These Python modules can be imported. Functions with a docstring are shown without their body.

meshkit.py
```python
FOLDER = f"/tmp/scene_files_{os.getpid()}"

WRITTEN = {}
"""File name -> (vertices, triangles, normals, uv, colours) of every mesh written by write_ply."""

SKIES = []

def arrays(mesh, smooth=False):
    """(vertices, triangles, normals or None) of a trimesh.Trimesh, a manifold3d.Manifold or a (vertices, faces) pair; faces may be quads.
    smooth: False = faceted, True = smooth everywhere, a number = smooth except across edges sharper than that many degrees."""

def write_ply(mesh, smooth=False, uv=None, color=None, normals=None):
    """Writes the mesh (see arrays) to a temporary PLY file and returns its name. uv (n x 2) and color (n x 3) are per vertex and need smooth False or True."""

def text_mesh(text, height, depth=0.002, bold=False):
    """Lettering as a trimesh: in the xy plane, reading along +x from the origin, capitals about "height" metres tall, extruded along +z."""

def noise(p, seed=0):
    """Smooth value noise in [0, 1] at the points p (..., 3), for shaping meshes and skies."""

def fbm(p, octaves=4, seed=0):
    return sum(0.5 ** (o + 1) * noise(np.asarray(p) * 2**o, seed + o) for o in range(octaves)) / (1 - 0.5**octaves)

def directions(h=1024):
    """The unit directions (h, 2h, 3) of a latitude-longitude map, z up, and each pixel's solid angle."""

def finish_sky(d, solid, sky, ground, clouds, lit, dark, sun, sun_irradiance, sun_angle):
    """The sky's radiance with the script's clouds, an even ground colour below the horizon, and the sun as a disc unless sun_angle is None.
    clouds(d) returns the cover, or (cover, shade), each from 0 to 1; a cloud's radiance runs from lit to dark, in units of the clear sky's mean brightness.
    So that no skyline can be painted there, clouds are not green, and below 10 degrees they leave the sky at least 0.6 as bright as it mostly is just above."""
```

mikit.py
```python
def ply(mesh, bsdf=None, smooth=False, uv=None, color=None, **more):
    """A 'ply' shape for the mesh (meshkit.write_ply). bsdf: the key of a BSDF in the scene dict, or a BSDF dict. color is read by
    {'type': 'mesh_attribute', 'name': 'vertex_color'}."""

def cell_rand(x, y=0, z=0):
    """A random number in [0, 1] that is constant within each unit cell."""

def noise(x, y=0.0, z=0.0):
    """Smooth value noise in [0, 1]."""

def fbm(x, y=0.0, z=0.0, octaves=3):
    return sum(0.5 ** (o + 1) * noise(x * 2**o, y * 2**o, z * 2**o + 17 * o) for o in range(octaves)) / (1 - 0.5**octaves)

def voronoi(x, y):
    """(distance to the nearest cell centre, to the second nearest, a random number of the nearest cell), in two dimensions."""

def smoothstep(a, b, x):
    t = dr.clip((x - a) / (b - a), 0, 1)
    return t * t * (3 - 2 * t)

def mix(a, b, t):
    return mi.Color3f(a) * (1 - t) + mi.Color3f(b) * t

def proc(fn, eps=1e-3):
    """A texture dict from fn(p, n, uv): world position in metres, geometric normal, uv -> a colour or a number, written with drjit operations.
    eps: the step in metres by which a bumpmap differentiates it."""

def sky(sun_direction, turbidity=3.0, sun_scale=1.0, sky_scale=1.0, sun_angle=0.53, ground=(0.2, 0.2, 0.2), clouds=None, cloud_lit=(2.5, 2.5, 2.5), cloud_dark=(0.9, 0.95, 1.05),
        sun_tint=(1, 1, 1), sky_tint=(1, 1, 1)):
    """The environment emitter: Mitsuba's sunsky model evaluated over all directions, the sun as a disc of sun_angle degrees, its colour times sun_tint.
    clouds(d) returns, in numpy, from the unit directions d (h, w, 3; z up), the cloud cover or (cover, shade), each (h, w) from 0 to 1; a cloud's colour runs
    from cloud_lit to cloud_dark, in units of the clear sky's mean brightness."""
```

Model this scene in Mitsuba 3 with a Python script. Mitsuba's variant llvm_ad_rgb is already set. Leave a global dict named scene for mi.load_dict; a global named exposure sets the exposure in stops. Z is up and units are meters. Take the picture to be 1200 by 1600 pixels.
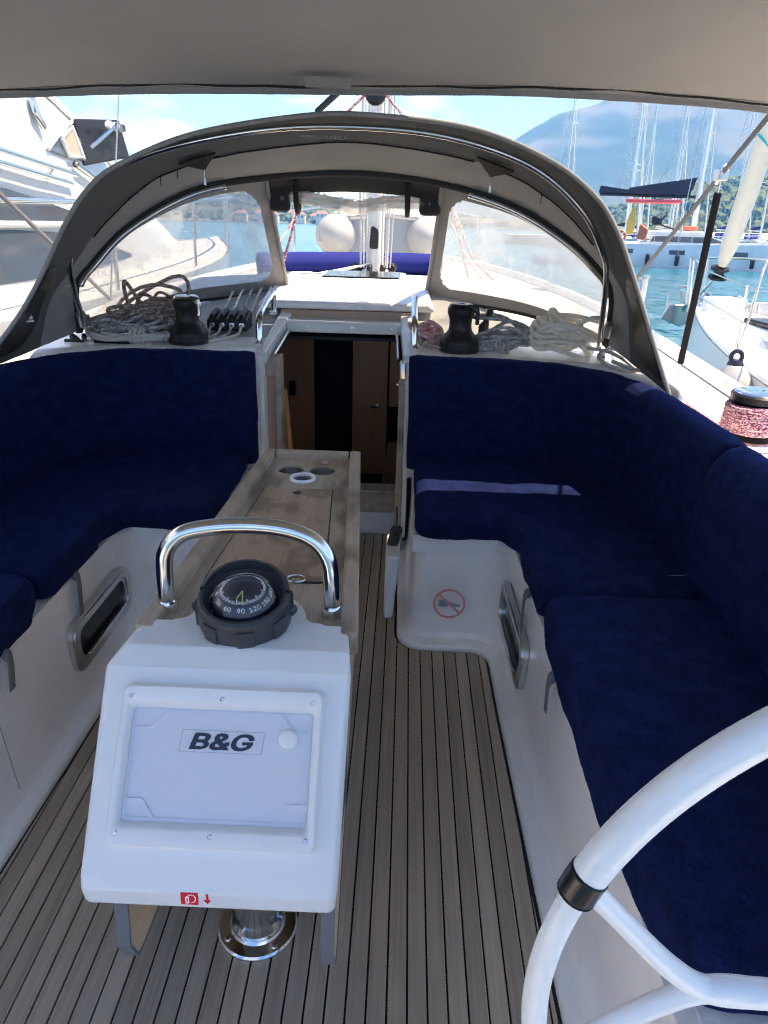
import math, random
import numpy as np, trimesh, mitsuba as mi, drjit as dr, mikit, meshkit
import manifold3d as m3
from shapely.geometry import Polygon, box as sbox, Point, LineString
from shapely import affinity

# ------------------------------------------------------------------ camera, sky, exposure
T = mi.ScalarTransform4f
BT = T().rotate([1, 0, 0], 2.1)            # the yacht lies trimmed 2.1 degrees bow up; its own frame: x to starboard, y forward, z up
scene, labels = {}, {}
WATER = -1.0
Fv = np.array([41, 501, 1170.0]); Fv /= np.linalg.norm(Fv)
Rv = np.array([1, -.036, 0.0]); Rv[2] = -(Rv @ Fv) / Fv[2]; Rv /= np.linalg.norm(Rv)
CAM = np.stack([Rv, Fv, np.cross(Fv, Rv) * (1 if np.cross(Fv, Rv)[1] > 0 else -1)])
EYE = np.array([.28, 0, 1.5])
scene['camera'] = {'type': 'perspective', 'fov': 54.3, 'fov_axis': 'x', 'near_clip': .02, 'far_clip': 9000.0,
                   'to_world': BT @ T().look_at(EYE.tolist(), (EYE + CAM[:, 2]).tolist(), CAM[:, 1].tolist()),
                   'medium': {'type': 'ref', 'id': 'haze_air'}}


def cloud_cover(d):
    p = d / np.maximum(d[..., 2:3] + .18, .05)
    n = meshkit.fbm(p * np.array([1.9, 1.9, .6]) + [3.1, 8.2, 0], 5, 4)
    c = np.clip((n - .49) / .14, 0, 1)
    sh = np.clip((meshkit.fbm(p * 2.3 + 9, 4, 9) - .4) / .5, 0, 1)
    return c * .85, sh * .5


scene['sky'] = mikit.sky([.405, .045, .913], turbidity=2.2, clouds=cloud_cover, cloud_lit=(2.3, 2.3, 2.3), cloud_dark=(1.3, 1.35, 1.45), sky_tint=(.84, .905, 1.09))
exposure = 2.95

# ------------------------------------------------------------------ helpers
WRITE = {}


def add(key, mesh, bsdf, label=None, cat=None, group=None, kind=None, smooth=35, world=False, tf=None, **more):
    n, k = 1, key
    while k in scene:
        k = f'{key}_{n:03d}'; n += 1
    if hasattr(mesh, 'faces') and not len(mesh.faces): raise ValueError('empty mesh ' + key)
    d = mikit.ply(mesh, bsdf, smooth=smooth, **more)
    m = tf if tf is not None else T()
    d['to_world'] = m if world else BT @ m
    scene[k] = d
    if label or cat or kind:
        tag(k, label, cat, group, kind)
    return k


def tag(k, label=None, cat=None, group=None, kind=None):
    e = {}
    for a, b in (('label', label), ('category', cat), ('group', group), ('kind', kind)):
        if b: e[a] = b
    labels[k] = e
    return k


def newroot(name, label, cat, group=None):
    n, k = 1, name
    while k in labels or any(s == k or s.startswith(k + '__') for s in scene):
        k = f'{name}_{n:03d}'; n += 1
    return tag(k, label, cat, group)


def cat_(*ms):
    out = []
    for m in ms:
        if hasattr(m, 'to_mesh'):
            q = m.to_mesh(); m = trimesh.Trimesh(q.vert_properties[:, :3], q.tri_verts, process=False)
        out.append(m)
    return trimesh.util.concatenate(out)


def tri(man):
    q = man.to_mesh()
    return trimesh.Trimesh(np.array(q.vert_properties[:, :3]), np.array(q.tri_verts), process=False)


def man(mesh):
    return m3.Manifold(m3.Mesh(np.asarray(mesh.vertices, np.float32), np.asarray(mesh.faces, np.uint32)))


def spline(pts, n=8, closed=False):
    p = np.asarray(pts, float)
    if closed:
        q = np.vstack([p[-1], p, p[0], p[1]])
    else:
        q = np.vstack([2 * p[0] - p[1], p, 2 * p[-1] - p[-2]])
    out = []
    for i in range(1, len(q) - 2):
        t = np.linspace(0, 1, n, endpoint=False)[:, None]
        a, b, c, d = q[i - 1], q[i], q[i + 1], q[i + 2]
        out.append(.5 * (2 * b + (c - a) * t + (2 * a - 5 * b + 4 * c - d) * t ** 2 + (3 * b - a - 3 * c + d) * t ** 3))
    out = np.vstack(out)
    return out if closed else np.vstack([out, p[-1]])


def tube(pts, r, sides=10, closed=False, flat=None):
    """A tube along a polyline; r a number or one per point; flat = (vector, factor) squashes the section along a fixed vector."""
    p = np.asarray(pts, float); n = len(p)
    if closed:
        t = np.roll(p, -1, 0) - np.roll(p, 1, 0)
    else:
        t = np.gradient(p, axis=0)
    t /= np.linalg.norm(t, axis=1, keepdims=True) + 1e-12
    a = np.cross(t[0], [0, 0, 1.0] if abs(t[0][2]) < .9 else [1.0, 0, 0]); a /= np.linalg.norm(a)
    A = []
    for i in range(n):
        a = a - t[i] * (a @ t[i]); a /= np.linalg.norm(a) + 1e-12; A.append(a)
    A = np.array(A); B = np.cross(t, A)
    if closed:                              # spread the twist so that the ends meet
        ang = math.atan2(A[0] @ B[-1], A[0] @ A[-1])
        th = (np.arange(n) / n * ang)[:, None]
        A, B = A * np.cos(th) + B * np.sin(th), -A * np.sin(th) + B * np.cos(th)
    rr = np.broadcast_to(r, (n,))
    w = np.arange(sides) * 2 * np.pi / sides
    off = np.cos(w)[None, :, None] * A[:, None] + np.sin(w)[None, :, None] * B[:, None]
    if flat is not None:
        v = np.asarray(flat[0], float); v /= np.linalg.norm(v)
        off = off - (off @ v)[..., None] * v * (1 - flat[1])
    v = (p[:, None] + rr[:, None, None] * off).reshape(-1, 3)
    f = []
    m = n if closed else n - 1
    i, j = np.meshgrid(np.arange(m), np.arange(sides), indexing='ij')
    i2 = (i + 1) % n; j2 = (j + 1) % sides
    q = np.stack([i * sides + j, i2 * sides + j, i2 * sides + j2, i * sides + j2], -1).reshape(-1, 4)
    f = np.vstack([q[:, [0, 2, 1]], q[:, [0, 3, 2]]])
    if not closed:
        c0, c1 = len(v), len(v) + 1
        v = np.vstack([v, p[0], p[-1]])
        k = np.arange(sides); k2 = (k + 1) % sides
        f = np.vstack([f, np.stack([k * 0 + c0, k2, k], 1), np.stack([k * 0 + c1, (n - 1) * sides + k, (n - 1) * sides + k2], 1)])
    me = trimesh.Trimesh(v, f, process=False)
    if me.volume < 0: me.invert()
    return me


def grid(P, closed_u=False):
    P = np.asarray(P, float); a, b = P.shape[:2]
    f = []
    for i in range(a if closed_u else a - 1):
        for j in range(b - 1):
            k = (i + 1) % a
            f += [[i * b + j, k * b + j, k * b + j + 1], [i * b + j, k * b + j + 1, i * b + j + 1]]
    return trimesh.Trimesh(P.reshape(-1, 3), np.array(f), process=False)


def solid_grid(P, thick):
    """A sheet P (a, b, 3) given a thickness along its normals."""
    P = np.asarray(P, float); a, b = P.shape[:2]
    du = np.gradient(P, axis=0); dv = np.gradient(P, axis=1)
    n = np.cross(du, dv); n /= np.linalg.norm(n, axis=2, keepdims=True) + 1e-9
    Q = P - n * thick
    g1, g2 = grid(P), grid(Q)
    g2.invert()
    idx = np.arange(a * b).reshape(a, b)
    loop = np.concatenate([idx[0, :-1], idx[:-1, -1], idx[-1, :0:-1], idx[:0:-1, 0]])
    nx = np.roll(loop, -1); o = a * b
    side = np.vstack([np.stack([loop, nx + 0, nx + o], 1), np.stack([loop, nx + o, loop + o], 1)])
    m = trimesh.Trimesh(np.vstack([g1.vertices, g2.vertices]), np.vstack([g1.faces, g2.faces + o, side[:, ::-1]]), process=False)
    return m


def lathe(prof, sides=32, axis=(0, 0, 1), at=(0, 0, 0)):
    """Profile [(r, z), ...] turned round z, closed at the ends, then stood along axis at a point."""
    pr = np.asarray(prof, float)
    w = np.arange(sides) * 2 * np.pi / sides
    P = np.stack([np.cos(w)[:, None] * pr[None, :, 0], np.sin(w)[:, None] * pr[None, :, 0], np.broadcast_to(pr[None, :, 1], (sides, len(pr)))], -1)
    m = grid(P, True)
    m.merge_vertices(); m.update_faces(m.nondegenerate_faces())
    ax = np.asarray(axis, float); ax /= np.linalg.norm(ax)
    M = trimesh.geometry.align_vectors([0, 0, 1], ax); M[:3, 3] = at
    m.apply_transform(M)
    return m


def bx(x0, x1, y0, y1, z0, z1, r=0.0, seg=12):
    if r <= 0:
        m = trimesh.creation.box(extents=[x1 - x0, y1 - y0, z1 - z0]); m.apply_translation([(x0 + x1) / 2, (y0 + y1) / 2, (z0 + z1) / 2]); return m
    return hullballs([(x, y, z) for x in (x0 + r, x1 - r) for y in (y0 + r, y1 - r) for z in (z0 + r, z1 - r)], r, seg)


def hullballs(pts, r, seg=12):
    rr = np.broadcast_to(r, (len(pts),))
    return tri(m3.Manifold.batch_hull([m3.Manifold.sphere(float(q), seg).translate([float(c) for c in p]) for p, q in zip(pts, rr)]))


def hullpts(pts):
    return tri(m3.Manifold.hull_points(np.asarray(pts, float).tolist()))


def prism(poly, z0, z1):
    m = trimesh.creation.extrude_polygon(poly, z1 - z0, engine='earcut'); m.apply_translation([0, 0, z0]); return m


def bevel_prism(poly, z0, z1, c):
    """A plate with chamfered top edges."""
    return cat_(prism(poly, z0, z1 - c), *[_ring(poly, poly.buffer(-c, join_style=2), z1 - c, z1)])


def _ring(a, b, za, zb):
    pa = np.array(a.exterior.coords)[:-1]; pb = np.array(b.exterior.coords)[:-1]
    if len(pa) != len(pb): return prism(b, za, zb)
    if np.linalg.norm(pa[0] - pb[0]) > 4 * abs(zb - za):
        k = np.argmin(np.linalg.norm(pb - pa[0], axis=1)); pb = np.roll(pb, -k, 0)
    top = prism(b, zb - 1e-4, zb)
    g = grid(np.stack([np.c_[pa, np.full(len(pa), za)], np.c_[pb, np.full(len(pb), zb)]], 1), True)
    return cat_(g, top)


def rrect(w, h, r, n=5):
    return sbox(-w / 2 + r, -h / 2 + r, w / 2 - r, h / 2 - r).buffer(r, quad_segs=n)


def puff(poly, z0, z1, edge=.03, iters=14, noise=.004, length=.03, seed=0, scale=9):
    """A cushion: the polygon extruded, refined and smoothed so that its edges round over, with a little unevenness."""
    m = man(prism(poly, z0, z1)).refine_to_length(length)
    m = tri(m); m.merge_vertices()
    trimesh.smoothing.filter_laplacian(m, lamb=.5, iterations=iters)
    n = meshkit.fbm(m.vertices * scale + seed * 7.3, 3, seed) - .5
    m.vertices = m.vertices + m.vertex_normals * (n * 2 * noise)[:, None]
    return m


def frame(o, u, v):
    """4x4 with local x along u, local y along v (made square to u), local z their normal, origin o."""
    u = np.asarray(u, float); u /= np.linalg.norm(u); v = np.asarray(v, float); v = v - u * (u @ v); v /= np.linalg.norm(v)
    M = np.eye(4); M[:3, 0], M[:3, 1], M[:3, 2], M[:3, 3] = u, v, np.cross(u, v), o
    return M


def put(m, M):
    m = m.copy(); m.apply_transform(M); return m


def text(s, h, depth, bold=False, slant=0.0):
    m = meshkit.text_mesh(s, h, depth, bold)
    m.vertices[:, 0] += slant * m.vertices[:, 1]
    b = m.bounds; m.apply_translation([-(b[0][0] + b[1][0]) / 2, -(b[0][1] + b[1][1]) / 2, 0])
    return m


def mirror(m):
    m = m.copy(); m.vertices = m.vertices * [-1, 1, 1]; m.invert(); return m


# ------------------------------------------------------------------ materials
def rgb(*c): return {'type': 'rgb', 'value': list(c)}


def mat(name, d, two=True):
    scene[name] = {'type': 'twosided', 'bsdf': d} if two else d
    return name


def plain(name, c, rough=.5, spec=.5, metallic=0.0, **k):
    col = mikit.proc(c) if callable(c) else rgb(*c)
    return mat(name, {'type': 'principled', 'base_color': col, 'roughness': rough, 'specular': spec, 'metallic': metallic, **k})


def bumped(name, c, fn, scale, rough=.5, spec=.4, eps=1e-3, **k):
    col = mikit.proc(c) if callable(c) else rgb(*c)
    return mat(name, {'type': 'bumpmap', 'arbitrary': {**mikit.proc(fn, eps)}, 'scale': scale,
                      'bsdf': {'type': 'principled', 'base_color': col, 'roughness': rough, 'specular': spec, **k}})


N, FB, MIX, SS = mikit.noise, mikit.fbm, mikit.mix, mikit.smoothstep
PITCH = .041


def gel_col(p, n, uv):
    g = FB(p.x * 2.1, p.y * 2.1, p.z * 2.1, 3)
    d = SS(.55, .8, FB(p.x * 17, p.y * 17, p.z * 17, 3))
    w = SS(.55, .8, FB(p.x * 5 + 3, p.y * 2.2, p.z * 7, 4))
    return MIX(MIX((.88, .87, .85), (.84, .83, .81), g), (.70, .67, .61), .2 * w) * (1 - .06 * d)


def teak_sole_col(p, n, uv):
    k = dr.floor((p.x + 40 * PITCH) / PITCH)
    r = mikit.cell_rand(k, 3)
    g = FB(p.x * 260 + r * 50, p.y * 5, 0, 3)
    g2 = FB(p.x * 60 + r * 90, p.y * 1.7, 2, 3)
    c = MIX((.21, .165, .120), (.58, .475, .36), .36 * g + .26 * g2 + .38 * r)
    s = SS(.6, .85, FB(p.x * 5, p.y * 3, 7, 4))
    return MIX(c, (.24, .20, .165), s * .5)


def teak_table_col(p, n, uv):
    g = FB(p.x * 300, p.y * 7, p.z * 300, 3)
    g2 = FB(p.x * 45, p.y * 2.5, p.z * 45, 3)
    c = MIX((.24, .19, .14), (.52, .44, .345), .55 * g + .45 * g2)
    s = SS(.52, .78, FB(p.x * 14, p.y * 6, p.z * 9, 4))
    c = MIX(c, (.13, .095, .065), s * .65)
    w = SS(.58, .8, FB(p.x * 30 + 5, p.y * 12, p.z * 9, 3))
    return MIX(c, (.56, .49, .41), w * .3)


def teak_lid_col(p, n, uv):
    g = FB(p.x * 300 + 9, p.y * 8, 1, 3)
    g2 = FB(p.x * 30, p.y * 3, 5, 3)
    c = MIX((.25, .17, .115), (.46, .345, .245), .5 * g + .5 * g2)
    s = SS(.50, .74, FB(p.x * 16 + 3, p.y * 11, 4, 4))
    return MIX(c, (.13, .09, .062), s * .6)


def teak_bump(p, n, uv): return FB(p.x * 300, p.y * 8, p.z * 300, 2)


def towel_col(p, n, uv):
    a = N(p.x * 260, p.y * 260, p.z * 260)
    b = SS(.28, .74, FB(p.x * 30, p.y * 30, p.z * 30, 3)) * .7 + .3 * FB(p.x * 5, p.y * 5, p.z * 5, 3)
    return MIX((.0016, .0042, .021), (.0086, .0165, .084), .52 * a + .46 * b)


def towel_bump(p, n, uv): return N(p.x * 260, p.y * 260, p.z * 260) + .7 * N(p.x * 120, p.y * 120, p.z * 120) + 1.0 * N(p.x * 52, p.y * 52, p.z * 52)


def canvas_col(p, n, uv):
    a = FB(p.x * 3, p.y * 3, p.z * 3, 4)
    return MIX((.235, .229, .22), (.30, .293, .282), a)


def vinyl_haze(p, n, uv):
    a = FB(p.x * 4, p.y * 4, p.z * 3, 4)
    b = SS(.52, .75, FB(p.x * 11 + 3, p.y * 3, p.z * 7, 4))
    s = SS(.6, .8, FB(p.x * 24, p.y * 24, p.z * 6, 3))
    return .42 + .20 * a + .18 * b + .12 * s


plain('gelcoat', gel_col, .22, .5)
plain('gelcoat_smooth', (.70, .71, .71), .18, .5)
bumped('nonskid', (.46, .46, .435), lambda p, n, uv: N(p.x * 320, p.y * 320, p.z * 320), .0012, .55)
plain('pod_white', (.69, .71, .72), .20, .5)
plain('pod_cover', (.55, .58, .65), .38, .5)
bumped('teak_sole', teak_sole_col, teak_bump, .0005, .62, .35)
bumped('teak_table', teak_table_col, teak_bump, .0007, .68, .3)
bumped('teak_lid', teak_lid_col, teak_bump, .0007, .62, .3)
plain('caulk', (.014, .014, .015), .5, .4)
plain('leaf_ply', lambda p, n, uv: MIX((.50, .37, .23), (.66, .52, .35), FB(p.x * 40, p.y * 9, p.z * 40, 3)), .5, .4)
plain('foam_black', (.016, .016, .017), .9, .1)
plain('pocket_vinyl', (.010, .010, .011), .4, .2)
bumped('hood_band', (.110, .109, .107), lambda p, n, uv: FB(p.x * 40, p.y * 40, p.z * 40, 3), .002, .9, .15)
plain('varnish', lambda p, n, uv: MIX((.42, .17, .05), (.55, .27, .10), FB(p.x * 80, p.y * 80, p.z * 6, 3)), .2, .5)
plain('cabin_wood', lambda p, n, uv: MIX((.58, .26, .12), (.70, .36, .18), FB(p.x * 70, p.y * 70, p.z * 4, 3)), .3, .5)
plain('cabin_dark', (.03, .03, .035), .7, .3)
bumped('towel', towel_col, towel_bump, .0040, .95, .12, sheen=.5, sheen_tint=.7)
plain('canvas', canvas_col, .9, .2)
plain('canvas_dark', (.045, .042, .04), .85, .3)
plain('seam_black', (.02, .02, .02), .7, .3)
plain('gloss_black', (.012, .012, .013), .22, .4)
plain('black_plastic', (.014, .014, .016), .42, .4)
plain('compass_black', (.030, .033, .042), .42, .5)
plain('grey_strap', (.16, .165, .175), .8, .3)
plain('steel', (.72, .72, .71), .11, .5, 1.0)
plain('steel_brushed', (.62, .62, .61), .28, .5, 1.0)
plain('dark_glass', (.010, .010, .011), .12, .2)
plain('clear_dome', (.01, .011, .014), .03, .7)
plain('alloy', (.78, .78, .76), .35, .5)
plain('print_white', (.75, .78, .78), .6)
plain('print_dark', (.012, .016, .035), .45)
plain('print_red', (.60, .015, .03), .5)
plain('print_green', (.55, .75, .15), .5)
plain('print_grey', (.30, .30, .30), .6)
plain('print_faded_red', (.62, .30, .28), .5)
plain('print_faded_grey', (.22, .27, .31), .5)
mat('vinyl', {'type': 'blendbsdf', 'weight': mikit.proc(vinyl_haze), 'a': {'type': 'thindielectric', 'int_ior': 1.35},
              'b': {'type': 'principledthin', 'base_color': rgb(.52, .54, .55), 'roughness': .6, 'diff_trans': 1.2, 'spec_trans': 0.0, 'eta': 1.3}}, False)
mat('vinyl_clear', {'type': 'blendbsdf', 'weight': .42, 'a': {'type': 'thindielectric', 'int_ior': 1.4},
                    'b': {'type': 'principledthin', 'base_color': rgb(.42, .43, .43), 'roughness': .35, 'diff_trans': 1.0, 'spec_trans': 0.0, 'eta': 1.4}}, False)


def rope_mat(name, a, b, f=170.0, t=.5):
    def col(p, n, uv):
        k = N(p.x * f, p.y * f, p.z * f)
        return MIX(a, b, SS(t - .08, t + .08, k))
    bumped(name, col, lambda p, n, uv: N(p.x * 330, p.y * 330, p.z * 330), .0016, .85, .2)


rope_mat('rope_white', (.66, .64, .58), (.50, .48, .44), 300)
rope_mat('rope_cream', (.88, .85, .77), (.74, .70, .61), 200)
rope_mat('rope_grey', (.56, .56, .54), (.22, .22, .23), 200)
rope_mat('rope_brown', (.56, .46, .39), (.20, .14, .12), 200)
rope_mat('rope_pink', (.80, .58, .55), (.55, .26, .28), 190)
rope_mat('rope_pink_navy', (.74, .48, .50), (.24, .07, .13), 240, .52)
rope_mat('rope_red_white', (.62, .58, .54), (.48, .10, .10), 120)
plain('rope_turquoise', (.06, .42, .48), .8, .2)
plain('navy_cloth', (.018, .024, .17), .85, .2)
plain('hypalon', (.46, .455, .43), .5, .4)
plain('hypalon_grey', (.36, .38, .41), .6, .3)
plain('fender_white', (.46, .455, .43), .4, .4)
plain('pale_cloth', (.70, .66, .55), .85, .2)
plain('tinted', (.06, .075, .10), .07, .6)
plain('brown_trim', (.40, .28, .20), .35, .5)
plain('hull_blue_white', (.58, .66, .74), .3, .5)
plain('red_cloth', (.55, .09, .10), .8)
plain('orange', (.55, .15, .07), .6)
plain('yellow', (.55, .38, .07), .5)
plain('house_wall', (.62, .56, .48), .8)
plain('house_wall_white', (.72, .70, .66), .8)
plain('roof_tile', (.33, .15, .10), .85)
plain('window_dark', (.04, .045, .05), .3)
plain('sand', (.50, .44, .34), .9)
# ================================================================== the yacht's own structure
YK = newroot('sailing_yacht', 'white sailing yacht whose teak-floored cockpit fills the foreground', 'sailing yacht')


def Y(part, mesh, bsdf, smooth=35, label=None, **k):
    return add(f'{YK}__{part}', mesh, bsdf, label=label, smooth=smooth, **k)


# cockpit sole: black caulking sheet with separate teak planks on it
half = [(0, -.7), (.66, -.7), (.645, .8), (.63, 1.3), (.615, 1.9), (.61, 2.26), (.29, 2.26), (.28, 3.235), (0, 3.235)]
well = Polygon(half + [(-x, y) for x, y in half[::-1]])
well = well.buffer(-.07, quad_segs=8).buffer(.07, quad_segs=8).buffer(.10, quad_segs=8).buffer(-.10, quad_segs=8)
SOLE = Y('cockpit_sole', prism(well.buffer(.012), -.03, -.0035), 'caulk', smooth=False)
SOLE_IN = well.buffer(-.010)
k = 0
for i in range(-17, 17):
    x0 = i * PITCH + .0022 + 0.004; x1 = (i + 1) * PITCH - .0022 + .004
    s = SOLE_IN.intersection(sbox(x0, -.65, x1, 3.3))
    for g in getattr(s, 'geoms', [s]):
        if g.is_empty or g.area < .004: continue
        g = g.simplify(.0006)
        Y('cockpit_sole__plank', prism(g, -.003, .0045), 'teak_sole', smooth=False)

# moulded well sides: the floor's outline lofted up and outwards
ring = np.array(well.exterior.coords)[:-1]
L = LineString(np.vstack([ring, ring[:1]]))
side = []
for s in (1, -1):
    n = 150
    # starboard run from the aft end to the passage's forward end
    pts = np.array([L.interpolate(t).coords[0] for t in np.linspace(0, L.length, 1600, endpoint=False)])
    sel = pts[(pts[:, 0] * s > .15) & (pts[:, 1] > -.66) & (pts[:, 1] < 3.21)]
    # order by walking
    o = [int(np.argmin(sel[:, 1]))]; left = set(range(len(sel))) - set(o)
    while left:
        c = min(left, key=lambda q: np.hypot(*(sel[q] - sel[o[-1]])))
        if np.hypot(*(sel[c] - sel[o[-1]])) > .1: break
        o.append(c); left.discard(c)
    path = sel[o][::3]
    t = np.gradient(path, axis=0); t /= np.linalg.norm(t, axis=1, keepdims=True)
    nr = np.stack([t[:, 1], -t[:, 0]], 1) * s
    nr = np.stack([np.convolve(np.pad(nr[:, c], 3, 'edge'), np.ones(7) / 7, 'valid') for c in (0, 1)], 1); nr /= np.linalg.norm(nr, axis=1, keepdims=True)
    prof = [(0, -.01), (0, .010), (.003, .020), (.010, .027), (.024, .031), (.034, .035), (.040, .045), (.043, .06), (.048, .2), (.056, .405), (.060, .42), (.070, .430), (.088, .434)]
    P = np.array([[(*(path[i] + nr[i] * a), z) for a, z in prof] for i in range(len(path))])
    g = grid(P)
    if (g.face_normals[:, 0] * s).mean() > 0: g.invert()
    side.append(g)
Y('cockpit_side', side[0], 'gelcoat', label='white moulded starboard cockpit side with inset portlight')
Y('cockpit_side', side[1], 'gelcoat', label='white moulded port cockpit side with inset portlight')
for s in (1, -1):
    a = Polygon([(.33, 2.30), (.66, 2.29), (.675, 1.9), (.70, .55), (.725, -.66), (1.24, -.66), (1.24, 3.0), (.33, 3.0)])
    m = prism(a, .37, .433)
    Y('seat_locker', m if s == 1 else mirror(m), 'gelcoat')
    # inner coaming wall, bulkhead and coaming top with a rounded inner corner
    inner = Polygon([(.31, 2.985), (1.24, 2.985), (1.24, -.7), (0, -.7), (0, 2.985)]).buffer(-.3).buffer(.3, quad_segs=10).union(sbox(0, -.7, .6, 2.985)).union(sbox(0, -.7, 1.24, 1))
    outer = Polygon([(.285, -.69), (1.285, -.69), (1.29, 2.9), (1.29, 3.36), (.285, 3.36)])
    c = outer.difference(inner)
    c = c if c.geom_type == 'Polygon' else max(c.geoms, key=lambda q: q.area)
    for part, z1 in ((c.intersection(sbox(0, 2.62, 2, 4)), .885), (c.intersection(sbox(0, -1, 2, 2.66)), .78)):
        part = part if part.geom_type == 'Polygon' else max(part.geoms, key=lambda q: q.area)
        m = puff(part, .36, z1, iters=3, noise=0, length=.035)
        Y('coaming', m if s == 1 else mirror(m), 'gelcoat', smooth=50)
    m = hullballs([(1.30, .6, .705), (1.66, .6, .68), (1.30, 3.2, .705), (1.62, 3.2, .69), (1.30, .6, .55), (1.70, .6, .55), (1.30, 3.2, .55), (1.68, 3.2, .55)], .03)
    Y('winch_plinth', m if s == 1 else mirror(m), 'gelcoat')
    ys = np.linspace(-.9, 11.4, 60)
    def hb(y): return 2.02 * (1 - max(0, (y - 5.0) / 6.5) ** 2.0) ** .6 if y < 11.45 else .05
    P = np.array([[(x, y, .56 + .012 * max(y - 3, 0)) for x in (np.linspace(0, 1, 5) * (max(hb(y), .06) - min(1.25, hb(y) * .9)) + min(1.25, hb(y) * .9))] for y in ys])
    g = grid(P); g.invert() if g.face_normals[:, 2].mean() < 0 else None
    Y('side_deck', g if s == 1 else mirror(g), 'nonskid')
    P = np.array([[(max(hb(y), .06) - .07, y, .565 + .012 * max(y - 3, 0)), (max(hb(y), .06) - .05, y, .62 + .012 * max(y - 3, 0)), (max(hb(y), .06), y, .62 + .012 * max(y - 3, 0)), (max(hb(y), .06) + .01, y, .54), (max(hb(y) * .97, .05), y, -.2), (hb(y) * .9, y, -1.5)] for y in ys])
    g = grid(P)
    Y('hull_side', g if s == 1 else mirror(g), 'gelcoat')

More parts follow.
